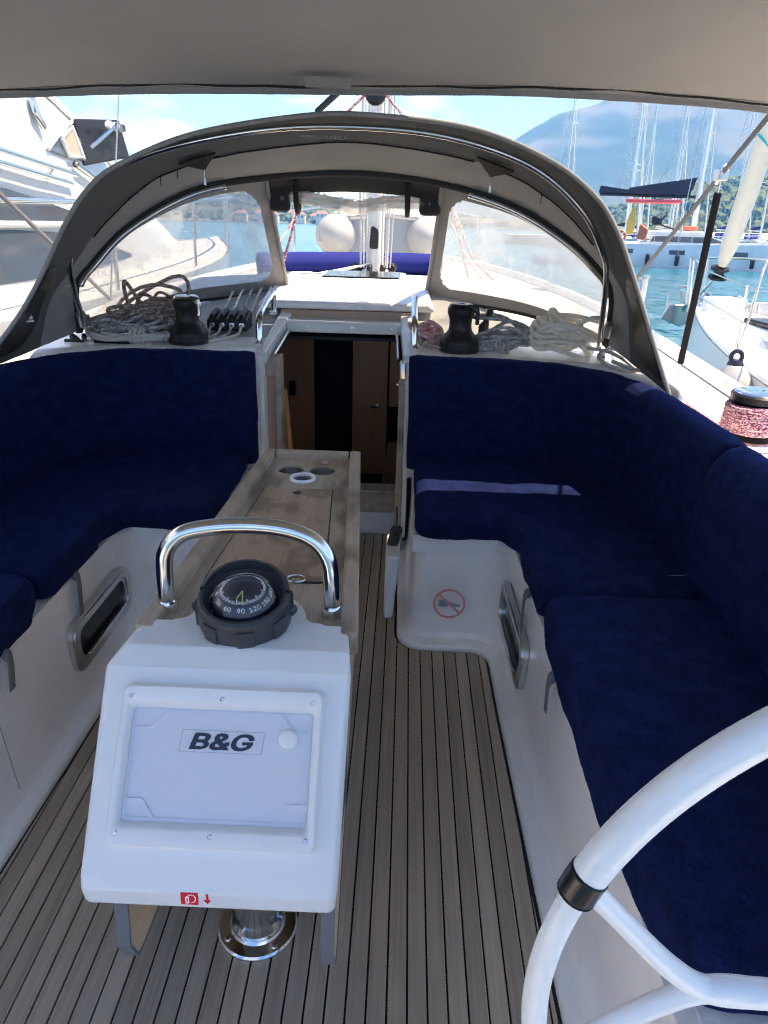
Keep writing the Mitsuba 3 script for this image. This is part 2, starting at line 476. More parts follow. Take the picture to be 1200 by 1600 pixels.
# foredeck, coachroof, hatch opening
ys = np.linspace(6.6, 11.4, 24)
P = np.array([[(x * hb(y) * .92, y, .57 + .012 * (y - 3)) for x in np.linspace(-1, 1, 7)] for y in ys])
g = grid(P); g.invert() if g.face_normals[:, 2].mean() < 0 else None
Y('foredeck', g, 'nonskid')
xs = np.array([-1.46, -1.41, -1.37, -1.32, -1.26, -1.15, -1.0, -.8, -.6, -.4, -.27, -.1, .1, .27, .4, .6, .8, 1.0, 1.15, 1.26, 1.32, 1.37, 1.41, 1.46])
dr_x = np.interp(np.abs(xs), [0, .3, .6, .8, 1.0, 1.15, 1.26, 1.32, 1.37, 1.41, 1.46], [0, 0, .008, .02, .04, .07, .12, .17, .25, .33, .45])
ys = np.concatenate([[3.345, 3.52], np.linspace(3.62, 3.95, 5), np.linspace(4.1, 7.6, 14)])


def zc(y): return float(np.interp(y, [3.34, 3.95, 4.1, 4.6, 5.6, 6.8, 7.6], [.887, 1.046, 1.05, 1.035, .935, .84, .58]))


def roof(x, y): return zc(y) - float(np.interp(abs(x), [0, .3, .6, .8, 1.0, 1.15, 1.26, 1.32, 1.37, 1.41, 1.46], [0, 0, .008, .02, .04, .07, .12, .17, .25, .33, .45])) * min(1, .35 + (y - 3.34) * .9)


P = np.array([[(x * np.interp(y, [5, 7.6], [1, .75]), y, roof(x, y)) for x in xs] for y in ys])
g = grid(P)
ce = g.triangles_center
g.update_faces(~((np.abs(ce[:, 0]) < .27) & (ce[:, 1] < 3.55)))
g.invert() if g.face_normals[:, 2].mean() < 0 else None
Y('coachroof', g, 'nonskid', smooth=40)
# garage of the sliding hatch, its white beam, brown board and side rails
Y('hatch_garage', hullballs([(sx * .38, 3.585, 1.006) for sx in (-1, 1)] + [(sx * .37, 3.95, 1.052) for sx in (-1, 1)] + [(sx * .36, 4.1, 1.048) for sx in (-1, 1)] + [(sx * .40, 3.585, .994) for sx in (-1, 1)] + [(sx * .39, 4.0, 1.0) for sx in (-1, 1)], .012), 'gelcoat')
Y('sliding_hatch', cat_(hullballs([(sx * .30, 3.575, z) for sx in (-1, 1) for z in (.918, .974)] + [(sx * .30, 3.9, z) for sx in (-1, 1) for z in (.918, .974)], .006)), 'brown_trim', label='brown edge of the pushed-back sliding hatch')
bm = Y('hatch_beam', bx(-.262, .262, 3.425, 3.50, .900, .946, .008), 'gelcoat_smooth')
for xx in (-.14, .06, .24):
    Y('hatch_beam__screw', lathe([(0, .003), (.005, .002), (.006, 0)], 10, (0, -1, 0), (xx - .02, 3.425, .925)), 'steel')
for s in (-1, 1):
    Y('hatch_rail', hullballs([(s * .285, 3.02, .885), (s * .285, 3.02, .85), (s * .262, 3.60, .962), (s * .262, 3.60, .90), (s * .305, 3.02, .885), (s * .30, 3.60, .962)], .008), 'gelcoat_smooth')
    Y('hatch_rail__track', hullballs([(s * .254, 3.08, .868), (s * .238, 3.55, .93)], .006, 8), 'steel')
# companionway: threshold, teak frame boards
Y('companionway_step', bx(-.29, .29, 3.235, 3.30, -.02, .108, .006), 'gelcoat_smooth')
Y('companionway_board', bx(-.285, .285, 3.24, 3.275, .110, .205, .003), 'teak_table')
Y('companionway_sill', bx(-.29, .29, 3.22, 3.32, .2065, .224, .006), 'teak_table')
for s, w in ((-1, 1.0), (1, .4)):
    x0 = -.325 if s < 0 else .262
    if s < 0:
        Y('companionway_frame', cat_(bx(-.328, -.296, 3.02, 3.09, .0, .835, .006), bx(-.248, -.222, 3.02, 3.10, .0, .868, .006), hullballs([(-.32, 3.03, .835), (-.228, 3.03, .866), (-.32, 3.08, .835), (-.228, 3.09, .866), (-.32, 3.03, .79), (-.228, 3.03, .80), (-.32, 3.08, .79), (-.228, 3.08, .80)], .006)), 'teak_table', label='weathered teak frame of the port companionway jamb')
        Y('companionway_frame__recess', bx(-.297, -.247, 3.05, 3.085, .0, .83), 'brown_trim')
        Y('jamb_trim', bx(-.345, -.329, 2.985, 3.1, .1, .86, .004), 'gelcoat_smooth')
    else:
        Y('companionway_frame', bx(.262, .290, 3.01, 3.09, .0, .862, .006), 'teak_table')
        Y('jamb_trim', bx(.2905, .31, 2.985, 3.1, .1, .87, .004), 'gelcoat_smooth')
        Y('hatch_latch', cat_(bx(.262, .288, 2.99, 3.03, .80, .868, .004), bx(.25, .262, 2.985, 3.02, .775, .785, .002)), 'steel')
P = spline([(-.238, 3.17, .70), (-.232, 3.16, .66), (-.218, 3.15, .50), (-.206, 3.14, .30)], 6)
Y('companionway_handhold', tube(P, .016, 10), 'varnish', label='varnished orange handhold inside the companionway')
# saloon below
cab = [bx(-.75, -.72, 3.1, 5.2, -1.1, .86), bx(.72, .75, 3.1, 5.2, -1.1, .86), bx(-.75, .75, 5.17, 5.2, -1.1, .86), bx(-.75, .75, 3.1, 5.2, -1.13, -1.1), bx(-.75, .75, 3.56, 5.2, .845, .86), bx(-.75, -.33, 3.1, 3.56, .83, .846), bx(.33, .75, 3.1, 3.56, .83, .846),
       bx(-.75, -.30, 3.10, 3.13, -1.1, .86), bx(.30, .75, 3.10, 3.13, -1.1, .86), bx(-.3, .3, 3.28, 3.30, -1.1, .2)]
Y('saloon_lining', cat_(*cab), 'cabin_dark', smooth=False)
Y('saloon_bulkhead', bx(-.70, -.262, 4.48, 4.51, -1.0, .84, .004), 'cabin_wood', label='dark wood bulkhead panel left of the saloon passage')
Y('saloon_bulkhead__switch_plate', bx(-.415, -.375, 4.466, 4.482, .335, .425, .004), 'gloss_black')
Y('cabin_door', bx(-.03, .185, 4.50, 4.525, -.17, .84, .004), 'cabin_wood', label='brown wooden cabin door seen through the companionway')
Y('cabin_door__handle', cat_(tube(spline([(.125, 4.49, .275), (.125, 4.465, .277), (.085, 4.462, .280)], 5), .006, 8), lathe([(0, .006), (.014, .004), (.016, 0)], 14, (0, -1, 0), (.125, 4.499, .275))), 'steel')
Y('saloon_locker', bx(.195, .70, 4.48, 4.51, .28, .84, .004), 'cabin_wood')
Y('saloon_locker__opening', bx(.245, .60, 4.47, 4.486, .56, .80, .004), 'cabin_dark')
Y('saloon_seat', hullballs([(.17, 4.38, -.28), (.21, 4.42, .05), (.6, 4.42, .05), (.6, 4.38, -.28), (.21, 4.46, .05), (.17, 4.44, -.28)], .015), 'cabin_wood')
# mould joint of the port locker front
for s in (1, -1):
    for yy in ((1.46,) if s < 0 else ()):
        x0 = float(np.interp(yy, [.8, 1.3, 1.9], [.645, .63, .615]))
        Y('locker_joint', tube([(s * (x0 + .0435), yy, .062), (s * (x0 + .0478), yy - .01, .2), (s * (x0 + .0555), yy - .02, .402), (s * (x0 + .070), yy - .02, .4305)], .0016, 6), 'print_grey')
# portlights in the well sides
PORT_C = {1: (.655, 2.03, .215), -1: (-.655, 2.03, .215)}
for s in (1, -1):
    o = np.array([.654, 2.03, .235]); u = np.array([-.03, 1, 0.0]); v = np.array([.035, 0, 1.0])
    M = frame(o, u, v)                        # normal = u x v
    fr = rrect(.43, .165, .045).difference(rrect(.34, .095, .03))
    a = prism(fr, -.004, .012); b = prism(rrect(.37, .11, .03), -.002, .004)
    a2 = prism(rrect(.405, .145, .04).difference(rrect(.37, .115, .035)), .012, .016)
    hb_ = bx(-.15, .15, -.050, -.036, .012, .024, .005)
    ms = []
    for q in (cat_(a, a2), b, hb_):
        q = put(q, M)
        n = np.cross(u, v)
        if n[0] > 0:                          # local z must look into the well
            q.vertices = q.vertices - 2 * ((q.vertices - o) @ (n / np.linalg.norm(n)))[:, None] * (n / np.linalg.norm(n)); q.invert()
        ms.append(q if s == 1 else mirror(q))
    r = Y('portlight', ms[0], 'steel_brushed', smooth=25, label=('starboard' if s == 1 else 'port') + ' portlight with stainless frame in the cockpit side')
    add(r + '__pane', ms[1], 'dark_glass', smooth=False)
    add(r + '__catch', ms[2], 'steel', smooth=30)
# no-shoes sticker on the seat front
C = np.array([.466, 2.21, .222]); M = frame([.462, 2.2125, .222], [1, -.01, 0], [0, .06, 1])
ringp = Point(0, 0).buffer(.055, quad_segs=16)
Y('no_shoes_sign', put(cat_(prism(ringp.difference(Point(0, 0).buffer(.047, quad_segs=16)), 0, .0012), put(prism(sbox(-.049, -.005, .049, .005), 0, .0016), trimesh.transformations.rotation_matrix(-.75, [0, 0, 1]))), M), 'print_faded_red', smooth=False, label='faded round no-shoes symbol on the white seat front')
shoe = Polygon([(-.036, -.012), (-.036, .016), (-.024, .012), (-.014, .018), (.0, .008), (.014, .002), (.036, -.002), (.036, -.012), (.01, -.010), (0, -.006), (-.012, -.012)])
Y('no_shoes_sign__shoe', put(prism(shoe, .0001, .0009), M), 'print_faded_grey', smooth=False)
# coachroof furniture: hatches, deck organiser lines
Y('deck_hatch', bx(-.19, .24, 4.28, 4.62, 1.030, 1.062, .01), 'dark_glass', label='dark acrylic deck hatch in front of the windscreen')
Y('deck_hatch__frame', put(prism(rrect(.48, .40, .03).difference(rrect(.42, .34, .02)), 1.028, 1.054), trimesh.transformations.translation_matrix([.03, 4.45, 0])), 'alloy')

# ------------------------------------------------------------------ grab handles by the hatch
for s, lab in ((-1, 'chrome grab rail on the coachroof left of the companionway'), (1, 'chrome grab rail on the coachroof right of the companionway')):
    x = -.335 if s < 0 else .318
    k = newroot('grab_rail', lab, 'grab rail', None)
    rail = spline([(x, 3.17, .885), (x, 3.175, .93), (x, 3.19, .985), (x, 3.215, 1.005), (x, 3.27, 1.018), (x, 3.50, 1.055), (x, 3.545, 1.05), (x, 3.56, 1.02), (x, 3.565, .955)], 5)
    add(k + '__rail', tube(rail, .014, 10, flat=((0, -1, .4), .6)), 'steel')
    add(k + '__foot', cat_(bx(x - .022, x + .022, 3.145, 3.20, .886, .896, .004), bx(x - .02, x + .02, 3.54, 3.59, .955, .975, .004)), 'steel')

# ------------------------------------------------------------------ winches
WP = [(0, 0), (.080, 0), (.080, .040), (.077, .052), (.062, .072), (.050, .088), (.046, .105), (.047, .135), (.053, .152), (.056, .158), (.056, .178), (.050, .186), (0, .186)]


def winch(x, y, z, lab, sc=1.0, cap='black'):
    k = newroot('winch', lab, 'winch')
    tf = T().translate([x, y, z]).scale(sc)
    add(k + '__drum', lathe(WP, 40), 'black_plastic', tf=tf)
    for i in range(3): add(k + '__base_ring', lathe([(.081, .002 + .0 * i), (.0835, .004), (.0835, .012), (.081, .014)], 40), 'black_plastic', tf=tf) if i == 0 else None
    add(k + '__flange', lathe([(0, -.004), (.098, -.004), (.098, .001), (.094, .003), (0, .003)], 40), 'gelcoat_smooth', tf=tf)
    add(k + '__cap', lathe([(0, .1905), (.012, .1905), (.013, .197), (.040, .197), (.047, .193), (.052, .187), (.05, .1862), (0, .1862)], 36), 'steel' if cap == 'steel' else 'gloss_black', tf=tf)
    add(k + '__line_guide', cat_(hullballs([(.03, -.035, .192), (.062, -.045, .188), (.066, -.048, .165)], .007, 8), bx(.056, .072, -.056, -.042, .12, .17, .005)), 'steel' if cap == 'steel' else 'black_plastic', tf=tf)
    return k


winch(-.632, 3.17, .886, 'black winch with chrome cap among the ropes left of the companionway', cap='steel')
winch(.508, 3.17, .886, 'all-black winch on the coachroof right of the companionway')
k = newroot('cam_cleat', 'black cam lever standing right of the all-black winch', 'cleat')
add(k + '__body', hullballs([(.60, 3.22, .90), (.625, 3.26, .90), (.60, 3.22, .985), (.622, 3.25, 1.0)], .012, 10), 'black_plastic')
add(k + '__lever', hullballs([(.612, 3.235, .99), (.632, 3.25, 1.045), (.640, 3.25, 1.045)], .010, 10), 'black_plastic')
# primary winch on the side deck with its rope
k = newroot('primary_winch', 'big black sheet winch wrapped in pink and navy rope beside the starboard cushion', 'winch')
PW = T().translate([1.472, 2.50, .733]).scale(.80)
add(k + '__base', lathe([(0, 0), (.125, 0), (.125, .022), (.115, .032), (.10, .036), (0, .036)], 44), 'steel_brushed', tf=PW)
add(k + '__drum', lathe([(0, .036), (.10, .036), (.082, .06), (.080, .16), (.095, .186), (.108, .19), (.108, .215), (.100, .222), (0, .222)], 44), 'black_plastic', tf=PW)
add(k + '__cap', lathe([(0, .2225), (.018, .2225), (.02, .232), (.07, .234), (.088, .228), (.096, .2225), (0, .2222)], 40), 'steel', tf=PW)
th = np.linspace(0, 2 * np.pi * 6.2, 220)
hz = .062 + .112 * (th / th[-1])
R_ = .100 + .004 * np.sin(th * 3.1)
k2 = newroot('sheet_rope', 'pink and navy flecked rope wound on the big sheet winch and led along the coaming', 'rope')
coil = np.stack([R_ * np.cos(th), R_ * np.sin(th), hz], 1) * .80 + [1.472, 2.50, .733]
coil = coil * [1, 1, 1] + (coil - [1.472, 2.5, 0]) * [.12, .12, 0]
lead = spline([coil[-1] * 0 + [1.40, 2.50, .765], (1.42, 2.66, .752), (1.415, 2.85, .75), (1.405, 3.15, .75), (1.40, 3.6, .70)], 8)
lead2 = spline([(1.38, 2.46, .78), (1.385, 2.64, .753), (1.385, 2.85, .75), (1.375, 3.15, .75), (1.37, 3.6, .70)], 8)
tail = spline([(1.56, 2.44, .775), (1.56, 2.28, .75), (1.48, 2.20, .748), (1.40, 2.16, .748), (1.35, 2.05, .748), (1.36, 1.8, .748), (1.35, 1.4, .748)], 10)
add(k2 + '__turns', tube(coil, .0125, 8), 'rope_pink_navy', smooth=True)
add(k2 + '__lead', cat_(tube(lead, .012, 8), tube(lead2, .012, 8)), 'rope_pink', smooth=True)
add(k2 + '__tail', tube(tail, .012, 8), 'rope_pink', smooth=True)
# rope clutches
k = newroot('rope_clutch_bank', 'black bank of four rope clutches behind the rope pile on the left', 'rope clutch')
CX, CY, CZ = -.512, 3.42, .905
add(k + '__body', hullballs([(CX + sx * .082, CY + sy * .055, CZ + zz) for sx in (-1, 1) for sy in (-1, 1) for zz in (.012, .058 + .012 * sy)], .008, 10), 'black_plastic')
for i in range(4):
    xx = CX - .066 + .044 * i
    add(k + '__lever', hullballs([(xx, CY - .055, CZ + .066), (xx, CY + .02, CZ + .076), (xx, CY + .045, CZ + .078), (xx, CY - .064, CZ + .050)], .0125, 10), 'black_plastic')
    add(k + '__line_inlet', lathe([(0, .004), (.011, .003), (.014, 0)], 12, (0, -1, .1), (xx, CY - .063, CZ + .03)), 'steel_brushed')
rng = random.Random(5)
k = newroot('halyard_lines', 'pale control lines running forward from the rope clutches over the coachroof', 'rope')
for i in range(5):
    xx = CX - .066 + .044 * i
    P = spline([(xx, CY + .06, CZ + .035), (xx - .0, 3.6, roof(xx, 3.6) + .012), (xx + .01, 3.95, roof(xx, 3.95) + .012), (xx + .06, 4.6, roof(xx, 4.6) + .012), (xx * .6, 5.2, roof(xx, 5.2) + .012), (.02, 5.5, 1.03)], 6)
    add(k + '__line', tube(P, .006, 6), ('rope_white', 'rope_cream', 'rope_grey')[i % 3], smooth=True)
k = newroot('deck_line', 'four loose line tails lying aft of the rope clutches', 'rope')
for i in range(4):
    xx = CX - .066 + .044 * i
    P = spline([(xx, CY - .065, CZ + .03), (xx - .01, 3.28, .905), (xx - .05 - .02 * i, 3.20 - .01 * i, .896), (xx - .13, 3.16 + .01 * i, .895), (xx - .22, 3.2, .898)], 8)
    add(k + '__tail', tube(P, .0065, 6), ('rope_grey', 'rope_white')[i % 2], smooth=True)


# ------------------------------------------------------------------ rope coils
def coil_mesh(center, ax, ay, loops, thick, r, seed, tilt=(0, 0, 1), squash=.55):
    """One long rope thrown in uneven loops: a path round an ellipse whose size, centre and height wander from turn to turn."""
    g = np.random.default_rng(seed)
    n = loops * 26
    th = np.linspace(0, loops * 2 * np.pi, n)
    def wander(a, m):
        kx = np.linspace(0, 1, m); return np.interp(np.linspace(0, 1, n), kx, g.normal(0, a, m))
    m = loops * 3
    rad = 1 + wander(.20, m)
    x = ax * rad * np.cos(th + wander(.4, m)) + wander(ax * .22, m)
    y = ay * rad * np.sin(th) + wander(ay * .22, m)
    z = np.abs(wander(thick, m)) + thick * .8 * (1 - np.minimum(1, (x / ax / 1.3) ** 2)) * g.random() + r
    P = np.stack([x, y, z], 1)
    P = np.stack([np.convolve(np.pad(P[:, c], 2, 'edge'), np.ones(5) / 5, 'valid') for c in range(3)], 1)
    P[:, 2] = np.maximum(P[:, 2], r * .9)
    tz = np.asarray(tilt, float); M = trimesh.geometry.align_vectors([0, 0, 1], tz / np.linalg.norm(tz)); M[:3, 3] = center
    return put(tube(P, r, 7), M)


def hank(center, length, fat, strands, r, seed, direction=(1, 0, 0), up=(0, 0, 1)):
    """A finished coil: long loops side by side bound round the waist by turns of the same rope."""
    g = np.random.default_rng(seed)
    P = []
    for i in range(strands):
        w = fat * (.35 + .65 * g.random()); hgt = fat * g.random() * .8
        sh = g.normal(0, length * .05); l = length * (.85 + .25 * g.random())
        for t in np.linspace(0, 2 * np.pi, 22, endpoint=False):
            pinch = .35 + .65 * abs(math.cos(t)) ** .8
            P.append((sh + l / 2 * math.cos(t), w * math.sin(t) * pinch + g.normal(0, r * .3), hgt * pinch + r + g.normal(0, r * .3)))
    body = tube(spline(P[::2], 2), r, 7)
    wr = [(-.02 * length + .02 * length * q + r * 1.6 * (t_ / 6.28 + q), fat * .55 * math.sin(t_), fat * .42 + fat * .5 * math.cos(t_)) for q in range(4) for t_ in np.linspace(0, 2 * np.pi, 12, endpoint=False)]
    m = cat_(body, tube(spline(wr, 2), r, 7))
    M = frame(center, direction, np.cross(up, direction))
    return put(m, M)


add('rope_coil', coil_mesh((-.83, 3.31, .886), .17, .085, 14, .085, .0085, 1), 'rope_brown', 'brown flecked rope heaped in loops behind the left winch', 'rope', smooth=True)
add('rope_coil', coil_mesh((-.91, 3.20, .886), .15, .07, 10, .045, .008, 7), 'rope_grey', 'tangled grey rope in front of the brown rope heap', 'rope', smooth=True)
add('rope_coil', hank((-.86, 3.12, .890), .28, .06, 8, .0072, 3, (1, .1, 0)), 'rope_white', 'pale knotted rope at the front of the left rope pile', 'rope', smooth=True)
add('rope_coil', coil_mesh((-.72, 3.33, .93), .13, .05, 5, .05, .0065, 11, (.1, -.9, .7)), 'rope_brown', 'thin brown rope loops standing up beside the chrome-capped winch', 'rope', smooth=True)
add('rope_coil', coil_mesh((.375, 3.30, .90), .055, .05, 7, .05, .008, 21, (0, -.5, 1)), 'rope_pink', 'faded pink rope coil behind the all-black winch', 'rope', smooth=True)
add('rope_coil', coil_mesh((.40, 3.20, .886), .06, .05, 5, .02, .006, 25), 'rope_brown', 'small dark brown rope tangle beside the right grab rail', 'rope', smooth=True)
add('rope_coil', cat_(coil_mesh((.70, 3.24, .886), .12, .075, 9, .055, .0080, 31), hank((.66, 3.17, .890), .16, .05, 5, .008, 32, (1, -.2, .1))), 'rope_grey', 'grey knotted rope coil between the all-black winch and the cream coil', 'rope', smooth=True)
add('rope_coil', coil_mesh((.92, 3.20, .890), .115, .085, 13, .085, .0098, 38, (.1, -.25, 1)), 'rope_cream', 'thick cream rope coil at the foot of the starboard spray hood tube', 'rope', smooth=True)
P = spline([(1.0, 3.12, .93), (1.09, 3.04, .93), (1.14, 2.96, .915), (1.16, 2.86, .90), (1.12, 2.80, .905), (1.05, 2.84, .915), (1.04, 2.96, .925), (1.10, 3.06, .935), (1.17, 3.02, .93), (1.21, 2.92, .905), (1.20, 2.84, .90), (1.14, 2.82, .908), (1.08, 2.90, .92)], 8)
add('rope_loop', tube(P, .0075, 7), 'rope_white', 'loose white rope loops over the starboard coaming corner', 'rope', smooth=True)
P = spline([(-1.06, 3.16, .90), (-1.02, 3.25, .93), (-.92, 3.30, .975), (-.78, 3.28, .985), (-.70, 3.2, .95), (-.72, 3.12, .905)], 8)
add('rope_loop', tube(P, .0085, 7), 'rope_grey', 'dark grey rope arched across the left rope pile', 'rope', smooth=True)
k = newroot('deck_track', 'black genoa car track with fittings beside the left spray hood foot', 'track')
add(k + '__rail', hullballs([(-1.13, 3.10, .893), (-.86, 3.09, .893)], .008, 8), 'black_plastic')
for q in (-1.10, -1.05, -.99): add(k + '__car', hullballs([(q, 3.10, .90), (q, 3.10, .915), (q + .02, 3.1, .9)], .012, 8), 'gloss_black')
k = newroot('winch_handle_pocket', 'white plastic pocket holding a black handle beside the passage', 'pocket')
pk = [(.272, 2.36, .08), (.272, 2.56, .05), (.272, 2.38, .30), (.272, 2.56, .30), (.30, 2.38, .30), (.30, 2.56, .30), (.28, 2.38, .07), (.28, 2.54, .06)]
add(k + '__bag', hullballs([(x - .022, y, z) for x, y, z in pk], .012, 10), 'gelcoat_smooth')
add(k + '__handle', hullballs([(.262, 2.48, .31), (.275, 2.46, .375)], .022, 12), 'compass_black')
add(k + '__shaft', tube([(.275, 2.46, .39), (.272, 2.50, .45)], .008, 8), 'steel')

# ------------------------------------------------------------------ cushions
for s, w in ((1, 'starboard'), (-1, 'port')):
    f1 = Polygon([(.325, 2.19), (.325, 2.90), (.80, 2.92), (1.22, 2.55), (1.22, 1.715), (.655, 1.715), (.650, 2.10), (.60, 2.19)]).buffer(-.03).buffer(.03, quad_segs=6)
    f2 = Polygon([(.655, 1.705), (1.22, 1.705), (1.22, .68), (.70, .68), (.658, 1.0)]).buffer(-.04).buffer(.04, quad_segs=6)
    for q, (poly, z1, lab) in enumerate(((f1, .525, f'navy towelling L-shaped forward seat cushion on the {w} side'), (f2, .548, f'navy towelling long aft seat cushion on the {w} side'))):
        m = puff(poly, .428, z1, iters=34, noise=.006, length=.0125, seed=q + (3 if s < 0 else 0))
        m.vertices = m.vertices + m.vertex_normals * ((meshkit.fbm(m.vertices * 48, 2, 3) - .5) * .0030 + (meshkit.fbm(m.vertices * 3.1, 2, 5) - .5) * .012)[:, None]
        m.vertices[:, 2] = np.maximum(m.vertices[:, 2], .4345 - .0 * m.vertices[:, 0])
        k = newroot('seat_cushion', lab, 'cushion')
        add(k + '__pad', m if s == 1 else mirror(m), 'towel', smooth=True)
        # grey straps over the seat edge
        for yy, ln in (((1.93, .12), ) if q == 0 else ((1.52, .085), )):
            st = spline([(.70, yy, .455), (.676, yy, .446), (.668, yy - .004, .435), (.655, yy - .012, .42), (.652, yy - .03, .435 - ln)], 5)
            mm = tube(st, .016, 8, flat=((1, 0, .35), .12))
            add(k + '__strap', mm if s == 1 else mirror(mm), 'grey_strap', smooth=True)


def backrest(path, z0, z1, th, lean, seed, bulge=0.0):
    p = spline(path, 10)
    d = np.concatenate([[0], np.cumsum(np.linalg.norm(np.diff(p, axis=0), axis=1))])
    u = np.linspace(0, d[-1], int(d[-1] / .013))
    p = np.stack([np.interp(u, d, p[:, c]) for c in (0, 1)], 1)
    t = np.gradient(p, axis=0); t /= np.linalg.norm(t, axis=1, keepdims=True)
    nr = np.stack([-t[:, 1], t[:, 0]], 1)            # towards the coaming
    sec = np.array(rrect(th, z1 - z0, th * .46, 6).exterior.coords)[:-1]
    sec = np.array([LineString(np.vstack([sec, sec[:1]])).interpolate(q, normalized=True).coords[0] for q in np.linspace(0, 1, 120, endpoint=False)])
    P = []
    for i in range(len(p)):
        e = min(u[i], d[-1] - u[i]); sc = math.sqrt(max(0.0, 1 - (1 - min(1, e / .035)) ** 2)); sc = .35 + .65 * sc
        h = (sec[:, 1] * (1 - .03 * (1 - sc)) + (z1 + z0) / 2)
        off = sec[:, 0] * sc + th / 2 + (h - z0) * lean - bulge * np.cos((h - z0) / (z1 - z0) * np.pi - np.pi / 2) * (sec[:, 0] < 0)
        P.append(np.c_[p[i][0] + nr[i][0] * off, p[i][1] + nr[i][1] * off, h])
    P = np.array(P).transpose(1, 0, 2)
    g = grid(P, True)
    nA = P.shape[1]; c0, c1 = P[:, 0].mean(0), P[:, -1].mean(0)
    v = np.vstack([g.vertices, c0, c1]); q = len(g.vertices); S = len(P)
    ii = np.arange(S); f = np.vstack([g.faces, np.stack([ii * nA, ((ii + 1) % S) * nA, ii * 0 + q], 1)[:, [0, 1, 2]], np.stack([((ii + 1) % S) * nA + nA - 1, ii * nA + nA - 1, ii * 0 + q + 1], 1)])
    m = trimesh.Trimesh(v, f, process=False)
    trimesh.repair.fix_normals(m)
    n = meshkit.fbm(m.vertices * 8 + seed * 3.7, 3, seed) - .5
    n2 = meshkit.fbm(m.vertices * 48, 2, 4) - .5; n3 = meshkit.fbm(m.vertices * np.array([3, 3, 9]), 3, 9 + seed) - .5
    m.vertices = m.vertices + m.vertex_normals * (n * .010 + n2 * .0030 + n3 * .010)[:, None]
    return m


for s, w in ((1, 'starboard'), (-1, 'port')):
    path = [(.305, 2.845), (.50, 2.85), (.68, 2.845), (.83, 2.80), (.965, 2.69), (1.04, 2.54), (1.075, 2.36), (1.095, 2.1), (1.105, 1.90)]
    m = backrest(path, .452, .912, .105, .03, 1 if s > 0 else 5)
    add('backrest_cushion', m if s == 1 else mirror(m), 'towel', f'navy towelling backrest cushion curving round the {w} forward corner', 'cushion', smooth=True)
    path = [(1.085, 1.885), (1.095, 1.7), (1.10, 1.3), (1.11, .9), (1.12, .62)]
    m = backrest(path, .50, .915, .125, .03, 2 if s > 0 else 6, bulge=.03)
    add('backrest_cushion', m if s == 1 else mirror(m), 'towel', f'navy towelling aft side backrest cushion on the {w} side', 'cushion', smooth=True)

# ------------------------------------------------------------------ cockpit table with instrument pod
TK = newroot('cockpit_table', 'weathered teak cockpit table with folded leaves and a white instrument pod', 'table')


def C_(part, mesh, bsdf, smooth=30, label=None, **k): return add(f'{TK}__{part}', mesh, bsdf, smooth=smooth, label=label, **k)


def hw(y): return float(np.interp(y, [1.20, 2.27], [.212, .152]))


top = Polygon([(-hw(1.2), 1.2), (hw(1.2), 1.2), (hw(2.27), 2.27), (-hw(2.27), 2.27)])
CUPS = [(-.052, 2.137), (.044, 2.136)]
holes = Point(CUPS[0]).buffer(.040).union(Point(CUPS[1]).buffer(.040)).union(Point(-.006, 2.058).buffer(.030))
C_('top_board', prism(top.buffer(-.012).difference(holes), .680, .7135), 'teak_table', smooth=False)
lid = Polygon([(-.102, 1.972), (.088, 1.976), (.123, 1.432), (-.135, 1.432)])
C_('top_board__lid_joint', prism(lid.buffer(.0035, join_style=2), .7137, .7142), 'caulk', smooth=False)
C_('lid', bevel_prism(lid.difference(Point(-.006, 1.94).buffer(.0001)), .7143, .7165, .001), 'teak_lid', smooth=False, label='darker stained lid in the middle of the teak table top')
C_('lid__finger_hole', put(prism(Point(0, 0).buffer(.0125), .7166, .7172), trimesh.transformations.translation_matrix([-.006, 1.94, 0])), 'caulk', smooth=False)
C_('lid__hinge_line', bx(.06, .118, 1.424, 1.4305, .7138, .7150), 'caulk', smooth=False)
C_('lid__ring_pull', cat_(tube([(.062 + .020 * math.cos(a), 1.436 + .016 * math.sin(a), .719) for a in np.linspace(0, 2 * np.pi, 20, endpoint=False)], .0022, 6, True), bx(.052, .072, 1.428, 1.434, .7145, .720, .002)), 'steel_brushed')
for s in (1, -1):
    a = [(s * hw(1.2), 1.2), (s * hw(2.27), 2.27), (s * (hw(2.27) - .034), 2.27), (s * (hw(1.2) - .034), 1.2)]
    C_('fiddle', hullballs([(x - s * .006 * (1 if abs(x) > hw(y) - .01 else -1), y + (.006 if y < 2 else -.006), z) for x, y in a for z in (.690, .729)], .006, 10), 'teak_table')
    # folded leaf hanging along the edge
    lf = Polygon([(.975, .13), (2.10, .13), (2.16, .19), (2.16, .672), (1.225, .672), (1.225, .345), (.965, .345), (.945, .20)]).buffer(-.035).buffer(.035, quad_segs=6)
    m = prism(lf, -.011, .011)
    v = m.vertices.copy(); m.vertices = np.c_[v[:, 2], v[:, 0], v[:, 1]]
    m.vertices[:, 0] += np.interp(m.vertices[:, 1], [.95, 1.2, 2.27], [.178, .180, .135] if s == 1 else [.200, .205, .15])
    C_('leaf', m if s == 1 else mirror(m), 'leaf_ply', label='folded ' + ('starboard' if s == 1 else 'port') + ' leaf hanging under the table edge')
    e = prism(lf.buffer(.0025).difference(lf.buffer(-.004)), -.0125, .0125)
    v = e.vertices.copy(); e.vertices = np.c_[v[:, 2], v[:, 0], v[:, 1]]
    e.vertices[:, 0] += np.interp(e.vertices[:, 1], [.95, 1.2, 2.27], [.178, .180, .135] if s == 1 else [.200, .205, .15])
    C_('leaf_edge', e if s == 1 else mirror(e), 'grey_strap', smooth=20)
